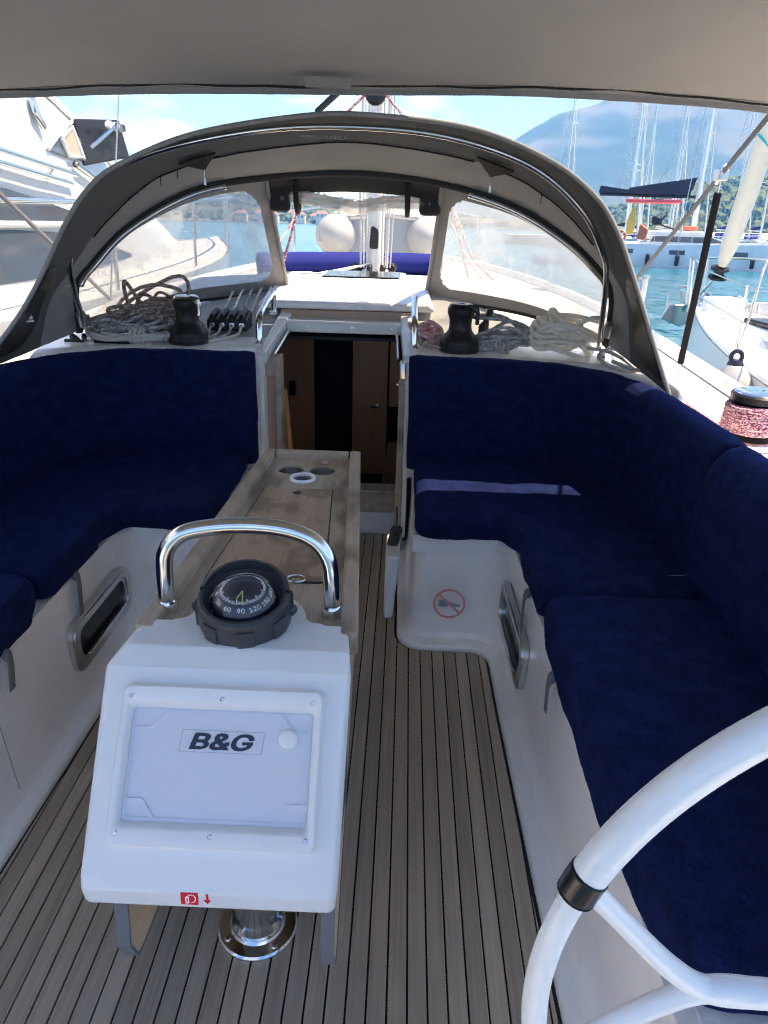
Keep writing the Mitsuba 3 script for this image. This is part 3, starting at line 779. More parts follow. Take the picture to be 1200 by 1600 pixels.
C_('fiddle', hullballs([(x, y, z) for x in (-hw(2.27) + .042, hw(2.27) - .042) for y in (2.244, 2.264) for z in (.692, .728)], .006, 10), 'teak_table')
for cx, cy in CUPS:
    C_('cup_holder', lathe([(.0395, .706), (.0395, .645), (0, .645)], 28, at=(cx, cy, 0)), 'steel_brushed', label=None)
C_('cup_holder', lathe([(.0295, .71), (.0295, .66), (0, .66)], 28, at=(-.006, 2.058, 0)), 'grey_strap')
C_('cup_ring', lathe([(.0285, .7136), (.0285, .7185), (.031, .7205), (.037, .7205), (.039, .7175), (.039, .7136)], 36, at=(-.006, 2.058, 0)), 'gelcoat_smooth', label='white ring round the middle cup hole')
C_('cup_catch', bx(.035, .055, 2.19, 2.225, .7136, .719, .002), 'brown_trim')
C_('underframe', bx(-.13, .13, 1.25, 2.0, .52, .679, .01), 'gelcoat_smooth')
# pedestal
C_('pedestal', lathe([(0, 0), (.087, 0), (.087, .006), (.083, .010), (.060, .013), (.056, .018), (.0555, .03), (.050, .05), (.048, .4), (0, .4)], 40, at=(.003, 1.15, .0046)), 'steel', label='polished steel table pedestal with bolted round foot')
for a in (.6, 2.2, 3.8, 5.4):
    C_('pedestal__bolt', lathe([(0, .006), (.006, .005), (.0085, 0)], 12, at=(.003 + .071 * math.cos(a), 1.15 + .071 * math.sin(a), .0145)), 'steel_brushed')
# pod: a hull between the table's end and a sloping face
pod = hullballs([(s * .186, 1.222, .719) for s in (1, -1)] + [(s * .196, 1.150, .716) for s in (1, -1)] + [(s * .208, 1.122, .694) for s in (1, -1)] + [(s * .204, .908, .425) for s in (1, -1)] + [(s * .202, .899, .412) for s in (1, -1)] +
                [(s * .200, .901, .388) for s in (1, -1)] + [(s * .195, .95, .376) for s in (1, -1)] + [(s * .18, 1.20, .52) for s in (1, -1)], .014, 20)
pod.vertices[:, 0] -= np.interp(pod.vertices[:, 2], [.40, .70, .733], [.017, .017, .004])
C_('instrument_pod', pod, 'pod_white', smooth=40, label='white moulded instrument pod at the table end')
neck = Point(-.004, 1.240).buffer(.112, quad_segs=14).union(sbox(-.15, 1.17, .15, 1.235)).buffer(-.02).buffer(.02).buffer(.025).buffer(-.025).intersection(sbox(-.3, 1.21, .3, 1.40))
C_('instrument_pod__collar', prism(neck, .7143, .7325), 'pod_white', smooth=30)
d_up = np.array([0, 1.122 - .908, .694 - .425]); d_up /= np.linalg.norm(d_up)
FN = np.array([0, -d_up[2], d_up[1]])
FO = np.array([0, .908, .425]) + FN * .014


FO[0] = -.016


def face(px, s, h=0.0): return FO + np.array([px, 0, 0]) + d_up * s + FN * h


PM = frame(face(0, .182), [1, 0, 0], d_up)       # local z = outward normal
bw, bh = .362, .272
iw, ih = .318, .186
LV = [(bw, bh, .020, -.003), (bw - .002, bh - .002, .019, .004), (bw - .010, bh - .010, .016, .0115), (bw - .016, bh - .016, .014, .0130), (iw + .016, ih + .030, .010, .0115), (iw + .006, ih + .014, .009, .0095), (iw - .002, ih - .002, .006, -.004)]
ringpts = np.stack([np.c_[np.array(rrect(w, h, r, 6).exterior.coords)[:-1], np.full(len(rrect(w, h, r, 6).exterior.coords) - 1, z)] for w, h, r, z in [(w, h, r, z * 1.55 if z > 0 else z) for w, h, r, z in LV]], 1)
bz = grid(ringpts, True)
if bz.face_normals[np.argmax(np.abs(bz.face_normals[:, 2])), 2] < 0: bz.invert()
C_('instrument_pod__bezel', put(bz, PM), 'pod_white', smooth=50)
inn = rrect(iw, ih, .006)
C_('instrument_pod__cover', put(prism(inn, -.0015, .0012), PM), 'pod_cover', smooth=False, label='pale grey plotter cover with black lettering')
rim = rrect(iw - .004, ih - .004, .006)
C_('instrument_pod__cover_rim', put(prism(rim.difference(rim.buffer(-.004)), .0011, .0030), PM), 'pod_cover', smooth=False)
for sx in (1, -1):
    for sy in (1, -1):
        c0 = np.array([sx * .152, sy * .089])
        seg_ = []
        for a, b in (((0, -.030 * sy), (-.026 * sx, -.030 * sy)), ((-.026 * sx, -.030 * sy), (-.048 * sx, 0))):
            A_, B_ = c0 + a, c0 + b
            seg_.append(prism(LineString([A_, B_]).buffer(.0019, cap_style=1), .0008, .0042))
        C_('instrument_pod__cover_rib', put(tri(man(seg_[0]) + man(seg_[1])), PM), 'pod_cover', smooth=False)
C_('instrument_pod__knob', put(lathe([(0, .012), (.010, .012), (.0145, .010), (.016, .006), (.017, .003)], 28), PM @ trimesh.transformations.translation_matrix([.118, .050, -.001])), 'pod_white')
for sx in (-1, 0, 1):
    for sy, yy in ((1, .112), (-1, -.112)):
        C_('instrument_pod__screw', put(cat_(lathe([(0, .0022), (.003, .0022), (.0048, .0008), (.005, 0)], 12), prism(sbox(-.002, -.0005, .002, .0005), .0022, .0025)), PM @ trimesh.transformations.translation_matrix([sx * .160, yy, .0175])), 'steel')
LB = PM @ trimesh.transformations.translation_matrix([.002, .040, .0013])
bp = Polygon([(-.072, -.0165), (.069, -.0165), (.072, .0165), (-.069, .0165)])
C_('instrument_pod__badge', put(prism(bp.buffer(.002), 0, .0006), LB), 'pod_cover', smooth=False)
C_('instrument_pod__badge_frame', put(prism(bp.buffer(.0022).difference(bp.buffer(.0014)), .0006, .0009), LB), 'print_grey', smooth=False)
t_ = text('B&G', .0255, .0012, True, .22)
t_.vertices[:, 0] *= .112 / (t_.bounds[1][0] - t_.bounds[0][0]); t_.apply_translation([0, 0, .0006])
C_('instrument_pod__lettering', put(cat_(t_, t_.copy().apply_translation([.0009, .0003, .0001]), t_.copy().apply_translation([-.0009, -.0003, .0002]), t_.copy().apply_translation([.0, .0007, .0003])), LB), 'print_dark', smooth=False, label='black slanted letters on the cover')
# red fire-hatch sticker with its arrow on the lip
lipn = np.array([0, -1.0, .06]); LM = frame([0, .908 - .014 - .0072, .405 - .001], [1, 0, 0], [0, .05, 1])
LM[:3, 3] = [-.006, .8845, .4055]
st = sbox(-.0145, -.0125, .0145, .0125)
SM = LM @ trimesh.transformations.translation_matrix([-.040, .0, .0])
C_('instrument_pod__fire_sticker', put(prism(st, -.0005, .0008), SM), 'print_red', smooth=False, label='small red extinguisher hatch sticker on the pod lip')
hose = [(.0035 + .007 * math.cos(a), .001 + .0085 * math.sin(a)) for a in np.linspace(-1.6, 2.6, 14)]
ext = LineString(hose).buffer(.0008).union(Polygon([(-.0065, -.009), (-.001, -.009), (-.001, .003), (-.0025, .006), (-.005, .006), (-.0065, .003)]).buffer(.0004).difference(Polygon([(-.005, -.007), (-.0025, -.007), (-.0025, .002), (-.005, .002)])))
C_('instrument_pod__fire_sticker__x' if False else 'instrument_pod__sticker_symbol', put(cat_(*[prism(g_, .0008, .0012) for g_ in getattr(ext, 'geoms', [ext])]), SM), 'print_white', smooth=False)
arrow = Polygon([(-.0018, .011), (.0018, .011), (.0018, -.002), (.0058, -.002), (0, -.010), (-.0058, -.002), (-.0018, -.002)])
C_('instrument_pod__arrow_sticker', put(prism(arrow, -.0005, .0008), LM @ trimesh.transformations.translation_matrix([-.010, .0, 0])), 'print_red', smooth=False)

# ------------------------------------------------------------------ table grab rail
k = newroot('table_grab_rail', 'polished tubular grab rail arching over the compass at the table end', 'grab rail')
gr = spline([(-.177, 1.295, .714), (-.177, 1.297, .80), (-.170, 1.30, .845), (-.140, 1.305, .878), (-.085, 1.308, .893), (-.01, 1.31, .899), (.065, 1.31, .893), (.118, 1.308, .872), (.145, 1.304, .835), (.152, 1.30, .79), (.155, 1.298, .714)], 8)
add(k + '__tube', tube(gr, .0165, 20), 'steel', smooth=True)
for x, y in ((-.177, 1.295), (.155, 1.298)): add(k + '__foot', lathe([(.016, .024), (.0205, .018), (.0215, 0), (0, 0)], 24, at=(x, y, .7142)), 'steel')

# ------------------------------------------------------------------ compass
k = newroot('compass', 'black steering compass with glass dome on top of the white pod', 'compass')
ax = np.array([0, -.20, 1.0]); ax /= np.linalg.norm(ax)
CO = np.array([-.006, 1.235, .742])
CM = trimesh.geometry.align_vectors([0, 0, 1], ax); CM[:3, 3] = CO
CM[:3, :3] = np.stack([[1, 0, 0], np.cross(ax, [1, 0, 0]), ax], 1) * .92
add(k + '__housing', put(lathe([(0, -.02), (.088, -.02), (.094, -.005), (.097, .010), (.097, .046), (.094, .055), (.088, .060), (.082, .060), (.078, .052), (.0745, .044), (.071, .040)], 56), CM), 'compass_black', smooth=28)
lug = []
for i in range(8):
    a = i * np.pi / 4 + .2
    q = prism(Polygon([(.0935 * math.cos(a + da), .0935 * math.sin(a + da)) for da in np.linspace(-.19, .19, 7)] + [(.1005 * math.cos(a + da), .1005 * math.sin(a + da)) for da in np.linspace(.17, -.17, 7)]), .004, .044)
    lug.append(q)
for q in lug: add(k + '__grip', put(q, CM), 'compass_black', smooth=28)
hood = [(.084 * math.cos(a), .084 * math.sin(a), .060 + .022 * max(0, math.sin(a)) ** .7) for a in np.linspace(.15, np.pi - .15, 24)]
hoodo = [(.094 * math.cos(a), .094 * math.sin(a), .056 + .022 * max(0, math.sin(a)) ** .7) for a in np.linspace(.15, np.pi - .15, 24)]
hi = [(x, y, .052) for x, y, z in hood]; ho = [(x, y, .050) for x, y, z in hoodo]
add(k + '__hood', put(grid(np.stack([hi, hood, hoodo, ho], 1)), CM), 'compass_black', smooth=40)
for s in (1, -1): add(k + '__pivot', put(hullballs([(s * .096, -.004, .028), (s * .099, -.004, .028)], .011, 12), CM), 'compass_black')
CB, RB = .030, .0655                                # the card bowl: a dark sphere inside the dome
card = lathe([(RB * math.cos(e), CB + RB * .88 * math.sin(e)) for e in np.linspace(-.1, np.pi / 2, 18)], 48)
add(k + '__card', put(card, CM), 'print_dark', smooth=True)


def on_card(az, el, out=.0004):
    return np.array([(RB + out) * math.cos(el) * math.sin(az), -(RB + out) * math.cos(el) * math.cos(az), CB + (RB + out) * .88 * math.sin(el)])


mk = []
for i in range(72):
    a = i * np.pi / 36 - .12
    mk.append(tube([on_card(a, .80), on_card(a, .90 if i % 6 else .96)], .0006 if i % 2 else .0009, 4))
for i in range(12):
    a = i * np.pi / 6 + .10
    tx = text(str((90 + i * 30) % 360), .0096, .0006, False)
    o = on_card(a, .60); e = .66
    nrm = np.array([math.cos(e) * math.sin(a), -math.cos(e) * math.cos(a), math.sin(e)])
    mk.append(put(tx, frame(o, [math.cos(a), math.sin(a), 0], [-math.sin(e) * math.sin(a), math.sin(e) * math.cos(a), math.cos(e)])))
add(k + '__markings', put(cat_(*mk), CM), 'print_white', smooth=False)
add(k + '__lubber_line', put(cat_(tube([on_card(.16, .80, .003), on_card(.20, 1.25, .003)], .0009, 5), tube([on_card(.20, 1.25, .003), on_card(-.14, .98, .003)], .0008, 5)), CM), 'print_green', smooth=False)
dome = [(.0745 * math.cos(a), .041 + .052 * math.sin(a)) for a in np.linspace(0, np.pi / 2, 16)]
scene['dome_glass'] = {'type': 'thindielectric', 'int_ior': 1.3}
add(k + '__dome', put(lathe(dome, 48), CM), 'dome_glass', smooth=True)

# ------------------------------------------------------------------ steering wheel
k = newroot('steering_wheel', 'white leather-covered steering wheel with forked spokes at the lower right', 'steering wheel')
WC = np.array([.818, .465, .827]); WR = .3955
def wpt(a, r=WR): return WC + np.array([r * math.cos(a), 0, r * math.sin(a)])
angs = np.linspace(0, 2 * np.pi, 120, endpoint=False)
add(k + '__rim', tube([wpt(a) for a in angs], .0120, 20, True), 'gelcoat_smooth', smooth=True)
def spoke(c, spread=np.radians(17.3), rf=.256):
    m = []
    for q in (c - spread, c + spread):
        d = wpt(c, rf) - wpt(q, WR)
        pth = spline([wpt(q, WR - .004), wpt(q, WR) + d * .4, wpt(q, WR) + d * .8, wpt(c, rf * .93) * .8 + (wpt(q, WR) + d) * .2, wpt(c, rf * .75), wpt(c, rf * .4), WC], 8)
        m.append(tube(pth, np.interp(np.linspace(0, 1, len(pth)), [0, .1, .45, .6, 1], [.0110, .0096, .0112, .0132, .0145]), 16))
    return tri(man(m[0]) + man(m[1]))


for c in (np.radians(177), np.radians(297), np.radians(57)):
    add(k + '__spoke', spoke(c), 'gelcoat_smooth', smooth=50)
add(k + '__hub', lathe([(0, -.03), (.05, -.03), (.055, -.01), (.05, .025), (0, .03)], 32, (0, -1, 0), WC), 'gelcoat_smooth')
a0 = math.atan2(.963 - WC[2], .448 - WC[0])
add(k + '__grip_sleeve', tube([wpt(a) for a in np.linspace(a0 - .01, a0 - 2.4, 80)], .0160, 20), 'gelcoat_smooth', smooth=True)
add(k + '__grip_tape', tube([wpt(a) for a in np.linspace(a0 - .038, a0 + .030, 9)], .0172, 20), 'gloss_black', smooth=True, label='black tape band round the wheel rim')
k = newroot('wheel_pedestal', 'white moulded wheel pedestal behind the steering wheel', 'pedestal')
add(k + '__column', hullballs([(.88, .60, .93), (1.0, .60, .93), (.88, .545, .78), (1.0, .545, .78), (.90, .58, .45), (1.04, .58, .45), (.90, .66, .45), (1.04, .66, .45), (.90, .66, .9), (1.0, .66, .9)], .015), 'gelcoat_smooth')
add(k + '__shaft', tube([WC, WC + [.05, .085, 0]], .02, 16), 'steel')
# ================================================================== spray hood
HK = newroot('spray_hood', 'grey canvas spray hood with clear side windows over the companionway', 'spray hood')


def H_(part, mesh, bsdf, smooth=True, label=None): return add(f'{HK}__{part}', mesh, bsdf, smooth=smooth, label=label)


def arc(pts, n=90):
    p = spline(pts, 10)
    d = np.concatenate([[0], np.cumsum(np.linalg.norm(np.diff(p, axis=0), axis=1))])
    u = np.linspace(0, d[-1], n)
    return np.stack([np.interp(u, d, p[:, c]) for c in range(3)], 1)


C0 = arc([(-1.215, 2.54, .875), (-1.125, 2.56, .98), (-1.041, 2.58, 1.082), (-.962, 2.60, 1.20), (-.87, 2.64, 1.371), (-.79, 2.66, 1.478), (-.69, 2.68, 1.555), (-.433, 2.69, 1.655), (-.08, 2.70, 1.716), (.146, 2.70, 1.724), (.476, 2.70, 1.692), (.728, 2.68, 1.605), (.88, 2.66, 1.505), (.963, 2.64, 1.40), (1.031, 2.62, 1.263), (1.122, 2.60, 1.059), (1.205, 2.58, .875)])
C2 = arc([(-1.08, 3.13, .93), (-1.10, 3.2, 1.107), (-1.047, 3.28, 1.203), (-.91, 3.36, 1.343), (-.65, 3.45, 1.486), (-.342, 3.5, 1.545), (.041, 3.52, 1.572), (.412, 3.5, 1.539), (.713, 3.45, 1.464), (.929, 3.38, 1.353), (1.06, 3.3, 1.248), (1.121, 3.2, 1.146), (1.11, 3.13, .945)])
MID = (C0 + C2) / 2
bul = np.stack([C0[:, 0] * 0, np.zeros(len(C0)), np.interp(np.abs(C0[:, 0]), [0, .7, 1.1], [.035, .025, .0])], 1)
MID = MID + bul
ROOF = []
for w in np.linspace(0, 1, 13):
    ROOF.append((1 - w) * (1 - 2 * w) * C0 + 4 * w * (1 - w) * MID + w * (2 * w - 1) * C2)
ROOF = np.array(ROOF)
wr = (meshkit.fbm(ROOF * np.array([7, 16, 7]), 3, 3) - .5) * .014
wr[0] *= .2; wr[-1] *= .3
ROOF[..., 2] += wr * .6; ROOF[..., 0] += wr * .5 * np.sign(ROOF[..., 0])
H_('roof', grid(ROOF[7:]), 'canvas')
H_('aft_band', grid(ROOF[:8]), 'hood_band', label='darker aft band of the spray hood roof')
H_('aft_sleeve', tube(C0 + [0, .004, -.002], .008, 10), 'canvas')
H_('front_sleeve', tube(C2 + [0, -.004, -.006], .016, 10), 'canvas_dark')
bow = arc([(-1.027, 3.1, .905), (-1.02, 3.0, 1.094), (-.988, 2.92, 1.240), (-.915, 2.85, 1.368), (-.809, 2.8, 1.496), (-.588, 2.775, 1.600), (-.235, 2.76, 1.672), (.08, 2.76, 1.69), (.396, 2.76, 1.668), (.68, 2.775, 1.588), (.872, 2.80, 1.455), (.985, 2.88, 1.310), (1.034, 2.98, 1.20), (1.072, 3.1, .93)], 120)
H_('aft_bow', tube(bow, .0105, 12), 'steel', label='stainless tube bow along the aft edge of the spray hood')
fb = C2 + (np.array([0, 3.25, 1.0]) - C2) * .02 + [0, -.016, -.012]
H_('front_bow', tube(np.vstack([fb[6:30]]), .0125, 12), 'steel')
H_('front_bow', tube(np.vstack([fb[60:84]]), .0125, 12), 'steel')
for s, p in ((-1, (-1.031, 3.06, .99)), (1, (1.092, 3.06, 1.01))):
    H_('bow_clamp', cat_(lathe([(.0135, -.03), (.019, -.028), (.019, .028), (.0135, .03)], 16, (-.05 * s, -.5, 1), p), bx(p[0] - .012, p[0] + .012, p[1] - .01, p[1] + .05, p[2] - .015, p[2] + .015, .005)), 'steel_brushed', smooth=30)
    H_('bow_foot', cat_(lathe([(.026, 0), (.026, .008), (.014, .016), (.0125, .04)], 18, at=((-1.027 if s < 0 else 1.095), 3.10, .888)), ), 'steel_brushed', smooth=30)
# zip seam round the middle of the roof with two gaps and zip pulls
w = .58; i0 = int(round(w * 12))
sm = ROOF[i0] + (np.array([0, 2.6, 1.0]) - ROOF[i0]) * .006
H_('zip_seam', tube(sm[14:28], .0035, 6), 'seam_black'); H_('zip_seam', tube(sm[30:60], .0035, 6), 'seam_black'); H_('zip_seam', tube(sm[62:76], .0035, 6), 'seam_black')
for j in (29, 61):
    a, b, c = ROOF[4][j - 2], ROOF[i0][j - 2], ROOF[i0][j + 2]
    q = np.array([a, ROOF[4][j + 2], b, c]); q = q + (np.array([0, 2.5, .9]) - q) * .012
    H_('zip_flap', cat_(hullballs([q[0] * .5 + q[2] * .5, q[1] * .5 + q[3] * .5, (q[2] + q[3]) / 2 + [0, 0, -.022]], .004, 8)), 'seam_black', smooth=30)
    z = (q[2] + q[3]) / 2 + [0, -.004, -.025]
    H_('zip_pull', cat_(tube([z, z + [0, 0, -.03]], .0022, 6), bx(z[0] - .005, z[0] + .005, z[1] - .002, z[1] + .002, z[2] - .055, z[2] - .03, .0015)), 'steel_brushed', smooth=30)
for j in (24, 26, 67):
    z = sm[j] + [0, -.003, 0]
    H_('zip_pull', tube([z, z + [0, 0, -.035]], .002, 6), 'seam_black')
# maker's label
A_ = (ROOF[5][44] + ROOF[6][44]) / 2; n_ = np.array([0, -.86, -.5])
LM = frame((-.02, A_[1] - .012, A_[2] - .014), [1, 0, -.02], [0, -.5, .86])
tt = text('BAVARIA', .014, .0012); tt.vertices[:, 0] *= .130 / (tt.bounds[1][0] - tt.bounds[0][0])
H_('label_lettering', put(cat_(tt, put(prism(sbox(-.118, -.0045, -.066, .0045), 0, .001), np.eye(4))), LM), 'print_grey', smooth=False)


# windscreen: two clear side windows set in canvas, the middle one rolled up
WB_L = arc([(-1.085, 3.14, .925), (-1.06, 3.24, .945), (-.92, 3.48, .958), (-.754, 3.68, .985), (-.54, 3.82, 1.0), (-.315, 3.905, 1.018)], 150)
WT_L = arc([(-1.098, 3.16, 1.02), (-1.095, 3.21, 1.11), (-1.040, 3.285, 1.20), (-.905, 3.37, 1.337), (-.648, 3.46, 1.478), (-.345, 3.51, 1.537)], 150)
WB_R = arc([(1.115, 3.14, .93), (1.10, 3.24, .935), (.99, 3.44, .955), (.832, 3.6, .985), (.60, 3.80, .995), (.375, 3.905, 1.005)], 150)
WT_R = arc([(1.128, 3.16, 1.03), (1.118, 3.21, 1.14), (1.055, 3.305, 1.242), (.925, 3.39, 1.346), (.71, 3.46, 1.456), (.415, 3.51, 1.532)], 150)
for nm, A_, B_ in (('port', WT_L, WB_L), ('starboard', WT_R, WB_R)):
    V = np.linspace(0, 1, 72)
    P = np.array([[a * (1 - v) + b * v for v in V] for a, b in zip(A_, B_)])
    ce_ = P.mean((0, 1))
    outw = np.stack([P[..., 0] * .35, np.full(P.shape[:2], .5), np.full(P.shape[:2], .35)], -1); outw /= np.linalg.norm(outw, axis=-1, keepdims=True)
    P = P + outw * (np.sin(V * np.pi)[None, :, None] * .03 + ((meshkit.fbm(P * 6, 3, 8) - .5) * .03)[..., None] * np.sin(V * np.pi)[None, :, None])
    g = grid(P)
    cell = np.repeat(np.arange((P.shape[0] - 1) * (P.shape[1] - 1)), 2)
    ci, cj = cell // (P.shape[1] - 1), cell % (P.shape[1] - 1)
    a = (ci + .5) / (P.shape[0] - 1); b = (cj + .5) / (P.shape[1] - 1)
    dx, dy = np.minimum(a - .03, .955 - a) / .07, np.minimum(b - .085, .885 - b) / .20
    ins = (np.minimum(dx, dy) > 0) & ~((dx < 1) & (dy < 1) & ((1 - np.clip(dx, 0, 1)) ** 2 + (1 - np.clip(dy, 0, 1)) ** 2 > 1.0))
    m1 = g.copy(); m1.update_faces(ins); m1.remove_unreferenced_vertices()
    m2 = g.copy(); m2.update_faces(~ins); m2.remove_unreferenced_vertices()
    H_('window', m1, 'vinyl', label=f'hazy clear vinyl {nm} window of the spray hood')
    H_('window_border', m2, 'canvas')
    edge = P[-1] + [0, -.006, 0]
    H_('window_post', tube(edge, .009, 8), 'canvas')
    H_('window_hem', tube(B_ + [0, -.004, .0], .007, 8), 'seam_black')
top = [(-.34, 3.51, 1.535), (-.16, 3.53, 1.558), (.041, 3.535, 1.566), (.25, 3.53, 1.556), (.41, 3.51, 1.532)]
P = np.array([arc(top, 30), arc([(x, y + .06, z - .05) for x, y, z in top], 30), arc([(x, y + .09, z - .075) for x, y, z in top], 30)])
H_('centre_flap', grid(P), 'canvas_dark')
g_ = np.random.default_rng(4)
rollp = arc([(-.31, 3.60, 1.455), (-.2, 3.60, 1.462), (-.02, 3.60, 1.435), (.06, 3.60, 1.428), (.2, 3.60, 1.452), (.39, 3.60, 1.450)], 60)
rr_ = np.interp(np.linspace(0, 1, 60), [0, .15, .5, .85, 1], [.026, .030, .036, .030, .026]) * (1 + .1 * g_.normal(size=60))
H_('rolled_window', tube(rollp, rr_, 16, flat=((0, 0, 1), .9)), 'vinyl_clear', label='rolled-up clear middle window under the spray hood')
H_('rolled_window', tube(rollp + [0, .012, .012], .012 + .004 * g_.random(60), 12), 'vinyl_clear')
for x in (-.22, .27):
    H_('roll_strap', tube(spline([(x, 3.545, 1.54), (x, 3.553, 1.45), (x, 3.60, 1.40), (x, 3.645, 1.46), (x, 3.62, 1.54)], 6), .012, 8, flat=((0, 1, .6), .25)), 'seam_black')
H_('roll_end', hullballs([(-.325, 3.59, 1.42), (-.27, 3.59, 1.42), (-.325, 3.59, 1.51), (-.27, 3.59, 1.515)], .018, 10), 'canvas_dark', smooth=40)
H_('roll_end', hullballs([(.34, 3.59, 1.42), (.40, 3.59, 1.42), (.34, 3.59, 1.51), (.40, 3.59, 1.50)], .018, 10), 'canvas_dark', smooth=40)
H_('sill_strip', tube(arc([(-.30, 3.90, 1.042), (.04, 3.94, 1.053), (.36, 3.90, 1.038)], 24), .007, 8), 'seam_black')
# dark pockets on the side panels
for nm, sl, sgn in (('port', slice(1, 13), -1), ('starboard', slice(78, 89), 1)):
    J = np.arange(90)[sl]
    rows = []
    for j in J:
        f_ = (j - J[0]) / (J[-1] - J[0]); f_ = f_ if sgn < 0 else 1 - f_       # 0 at the foot
        wlo, whi = .07, np.interp(f_, [0, .25, .8, 1], [.34, .46, .34, .16])
        row = []
        for w in np.linspace(wlo, whi, 6):
            q = np.array([np.interp(w * 12, np.arange(13), ROOF[:, j, c]) for c in range(3)])
            row.append(q + np.array([-sgn * .0045, -.0008, 0]))
        rows.append(row)
    kx = H_('pocket', grid(np.array(rows)), 'pocket_vinyl', label=f'dark glossy pocket on the {nm} side panel')
    if sgn < 0:
        q = np.array(rows)[len(rows) // 3, 3]
        M = frame(q + [.004, -.002, 0], [.55, .83, 0], [-.25, .1, 1])
        add(kx + '__emblem', put(cat_(prism(Polygon([(0, 0), (.014, 0), (.006, .05)]), 0, .001), prism(Polygon([(-.003, .002), (-.014, 0), (.003, .046)]), 0, .001), prism(sbox(-.015, -.009, .016, -.003), 0, .001)), M), 'print_white', smooth=False)

# ================================================================== bimini
BK = newroot('bimini_top', 'grey-brown canvas bimini top stretched overhead', 'awning')
X_ = np.linspace(-1.36, 1.60, 74)


def hemz(x): return 1.780 - .030 * ((x - .12) / 1.1) ** 2 - (.05 * max(0, abs(x - .05) - 1.15) ** 1.5)


yy_ = [2.58, 2.573, 2.555, 2.40, 2.1, 1.85, 1.5, 1.1, .8, .55, .35, .31]
zz_ = [0, .016, .024, .042, .066, .098, .125, .145, .155, .15, .12, .07]
P = np.array([[(x, y + .17 * (1 / (1 + math.exp(9 * (x - .42)))) * max(0, min(1, (y - 1.2) / 1.2)) - .02 * ((x - .1) / 1.5) ** 2 + .006 * math.sin(x * 7 + y), hemz(x) + z + .020 * (meshkit.fbm(np.array([x * 2.5, y * 2.5, 0]), 3, 6) - .5) * min(1, max(0, z) * 20)) for x in X_] for y, z in zip(yy_, zz_)])
add(BK + '__canopy', grid(P), 'canvas', smooth=True)
hem = np.array([[(x, y, z + .0012 * math.sin(x * 41) + dz) for x, y, z in P[0] + [0, -.004, 0]] for dz in (0, .010, .020)])
add(BK + '__hem', solid_grid(hem, .003), 'canvas', smooth=40)
sw = P[2] + np.c_[np.zeros(74), np.full(74, -.004), -.003 + .0025 * np.sin(X_ * 9) + .002 * np.sin(X_ * 23)]
add(BK + '__seam', tube(sw, .0032, 6), 'seam_black', smooth=True)
sw2 = P[2] + np.c_[np.zeros(74), np.full(74, -.003), .004 + .0025 * np.sin(X_ * 9)]
add(BK + '__seam', tube(sw2, .002, 6), 'canvas_dark', smooth=True)
add(BK + '__zip_cover', hullballs([(-.05, 2.545, 1.806), (.09, 2.545, 1.804), (-.045, 2.565, 1.784), (.085, 2.565, 1.782)], .004, 10), 'canvas', smooth=40, label='small cloth patch in the middle of the front hem')
for y, z in ((1.9, .122), (.5, .172)):
    bp_ = arc([(-1.50, y, .62), (-1.47, y, 1.3), (-1.36, y, hemz(-1.36) + z - .02), (-1.2, y, hemz(-1.2) + z + .012), (0, y, hemz(0) + z + .022), (1.28, y, hemz(1.28) + z + .012), (1.60, y, hemz(1.60) + z - .02), (1.62, y, 1.3), (1.62, y, .62)], 80)
    add(BK + '__bow', tube(bp_, .0125, 10), 'steel', smooth=True)
# tension straps with the padded wire
k = newroot('tension_strap', 'grey bimini tension strap running down behind the starboard side of the spray hood', 'strap')
a, b = np.array([1.42, 2.785, 1.730]), np.array([1.42, 3.95, 1.115])
d_ = (b - a)
add(k + '__webbing', tube([a - d_ * .33, a, b, b + d_ * .75], .0125, 10, flat=((1, 0, 0), .5)), 'grey_strap', smooth=True)
q = a + d_ * .235
add(k + '__buckle', cat_(bx(q[0] - .018, q[0] + .018, q[1] - .03, q[1] + .03, q[2] - .022, q[2] + .018, .006), tube([q + [0, -.035, .03], q + [0, .03, -.03]], .007, 8)), 'steel_brushed', smooth=30)
k = newroot('tension_strap', 'grey bimini tension strap running down in front of the motor yacht', 'strap')
a2, b2 = a * [-1, 1, 1], b * [-1, 1, 1]
add(k + '__webbing', tube([a2 - d_ * .33, a2, b2, b2 + d_ * .75], .0125, 10, flat=((1, 0, 0), .5)), 'grey_strap', smooth=True)
k = newroot('padded_wire', 'black padded tube on a wire hanging from the starboard tension strap', 'wire')
p0, p1 = q + [.01, .02, -.02], np.array([1.50, 3.34, .835])
add(k + '__pad', tube([p0 + (p1 - p0) * .06, p1], .0135, 14), 'foam_black', smooth=True)
add(k + '__wire', tube([p0, p1 + (p1 - p0) * .30], .003, 6), 'steel_brushed', smooth=True)

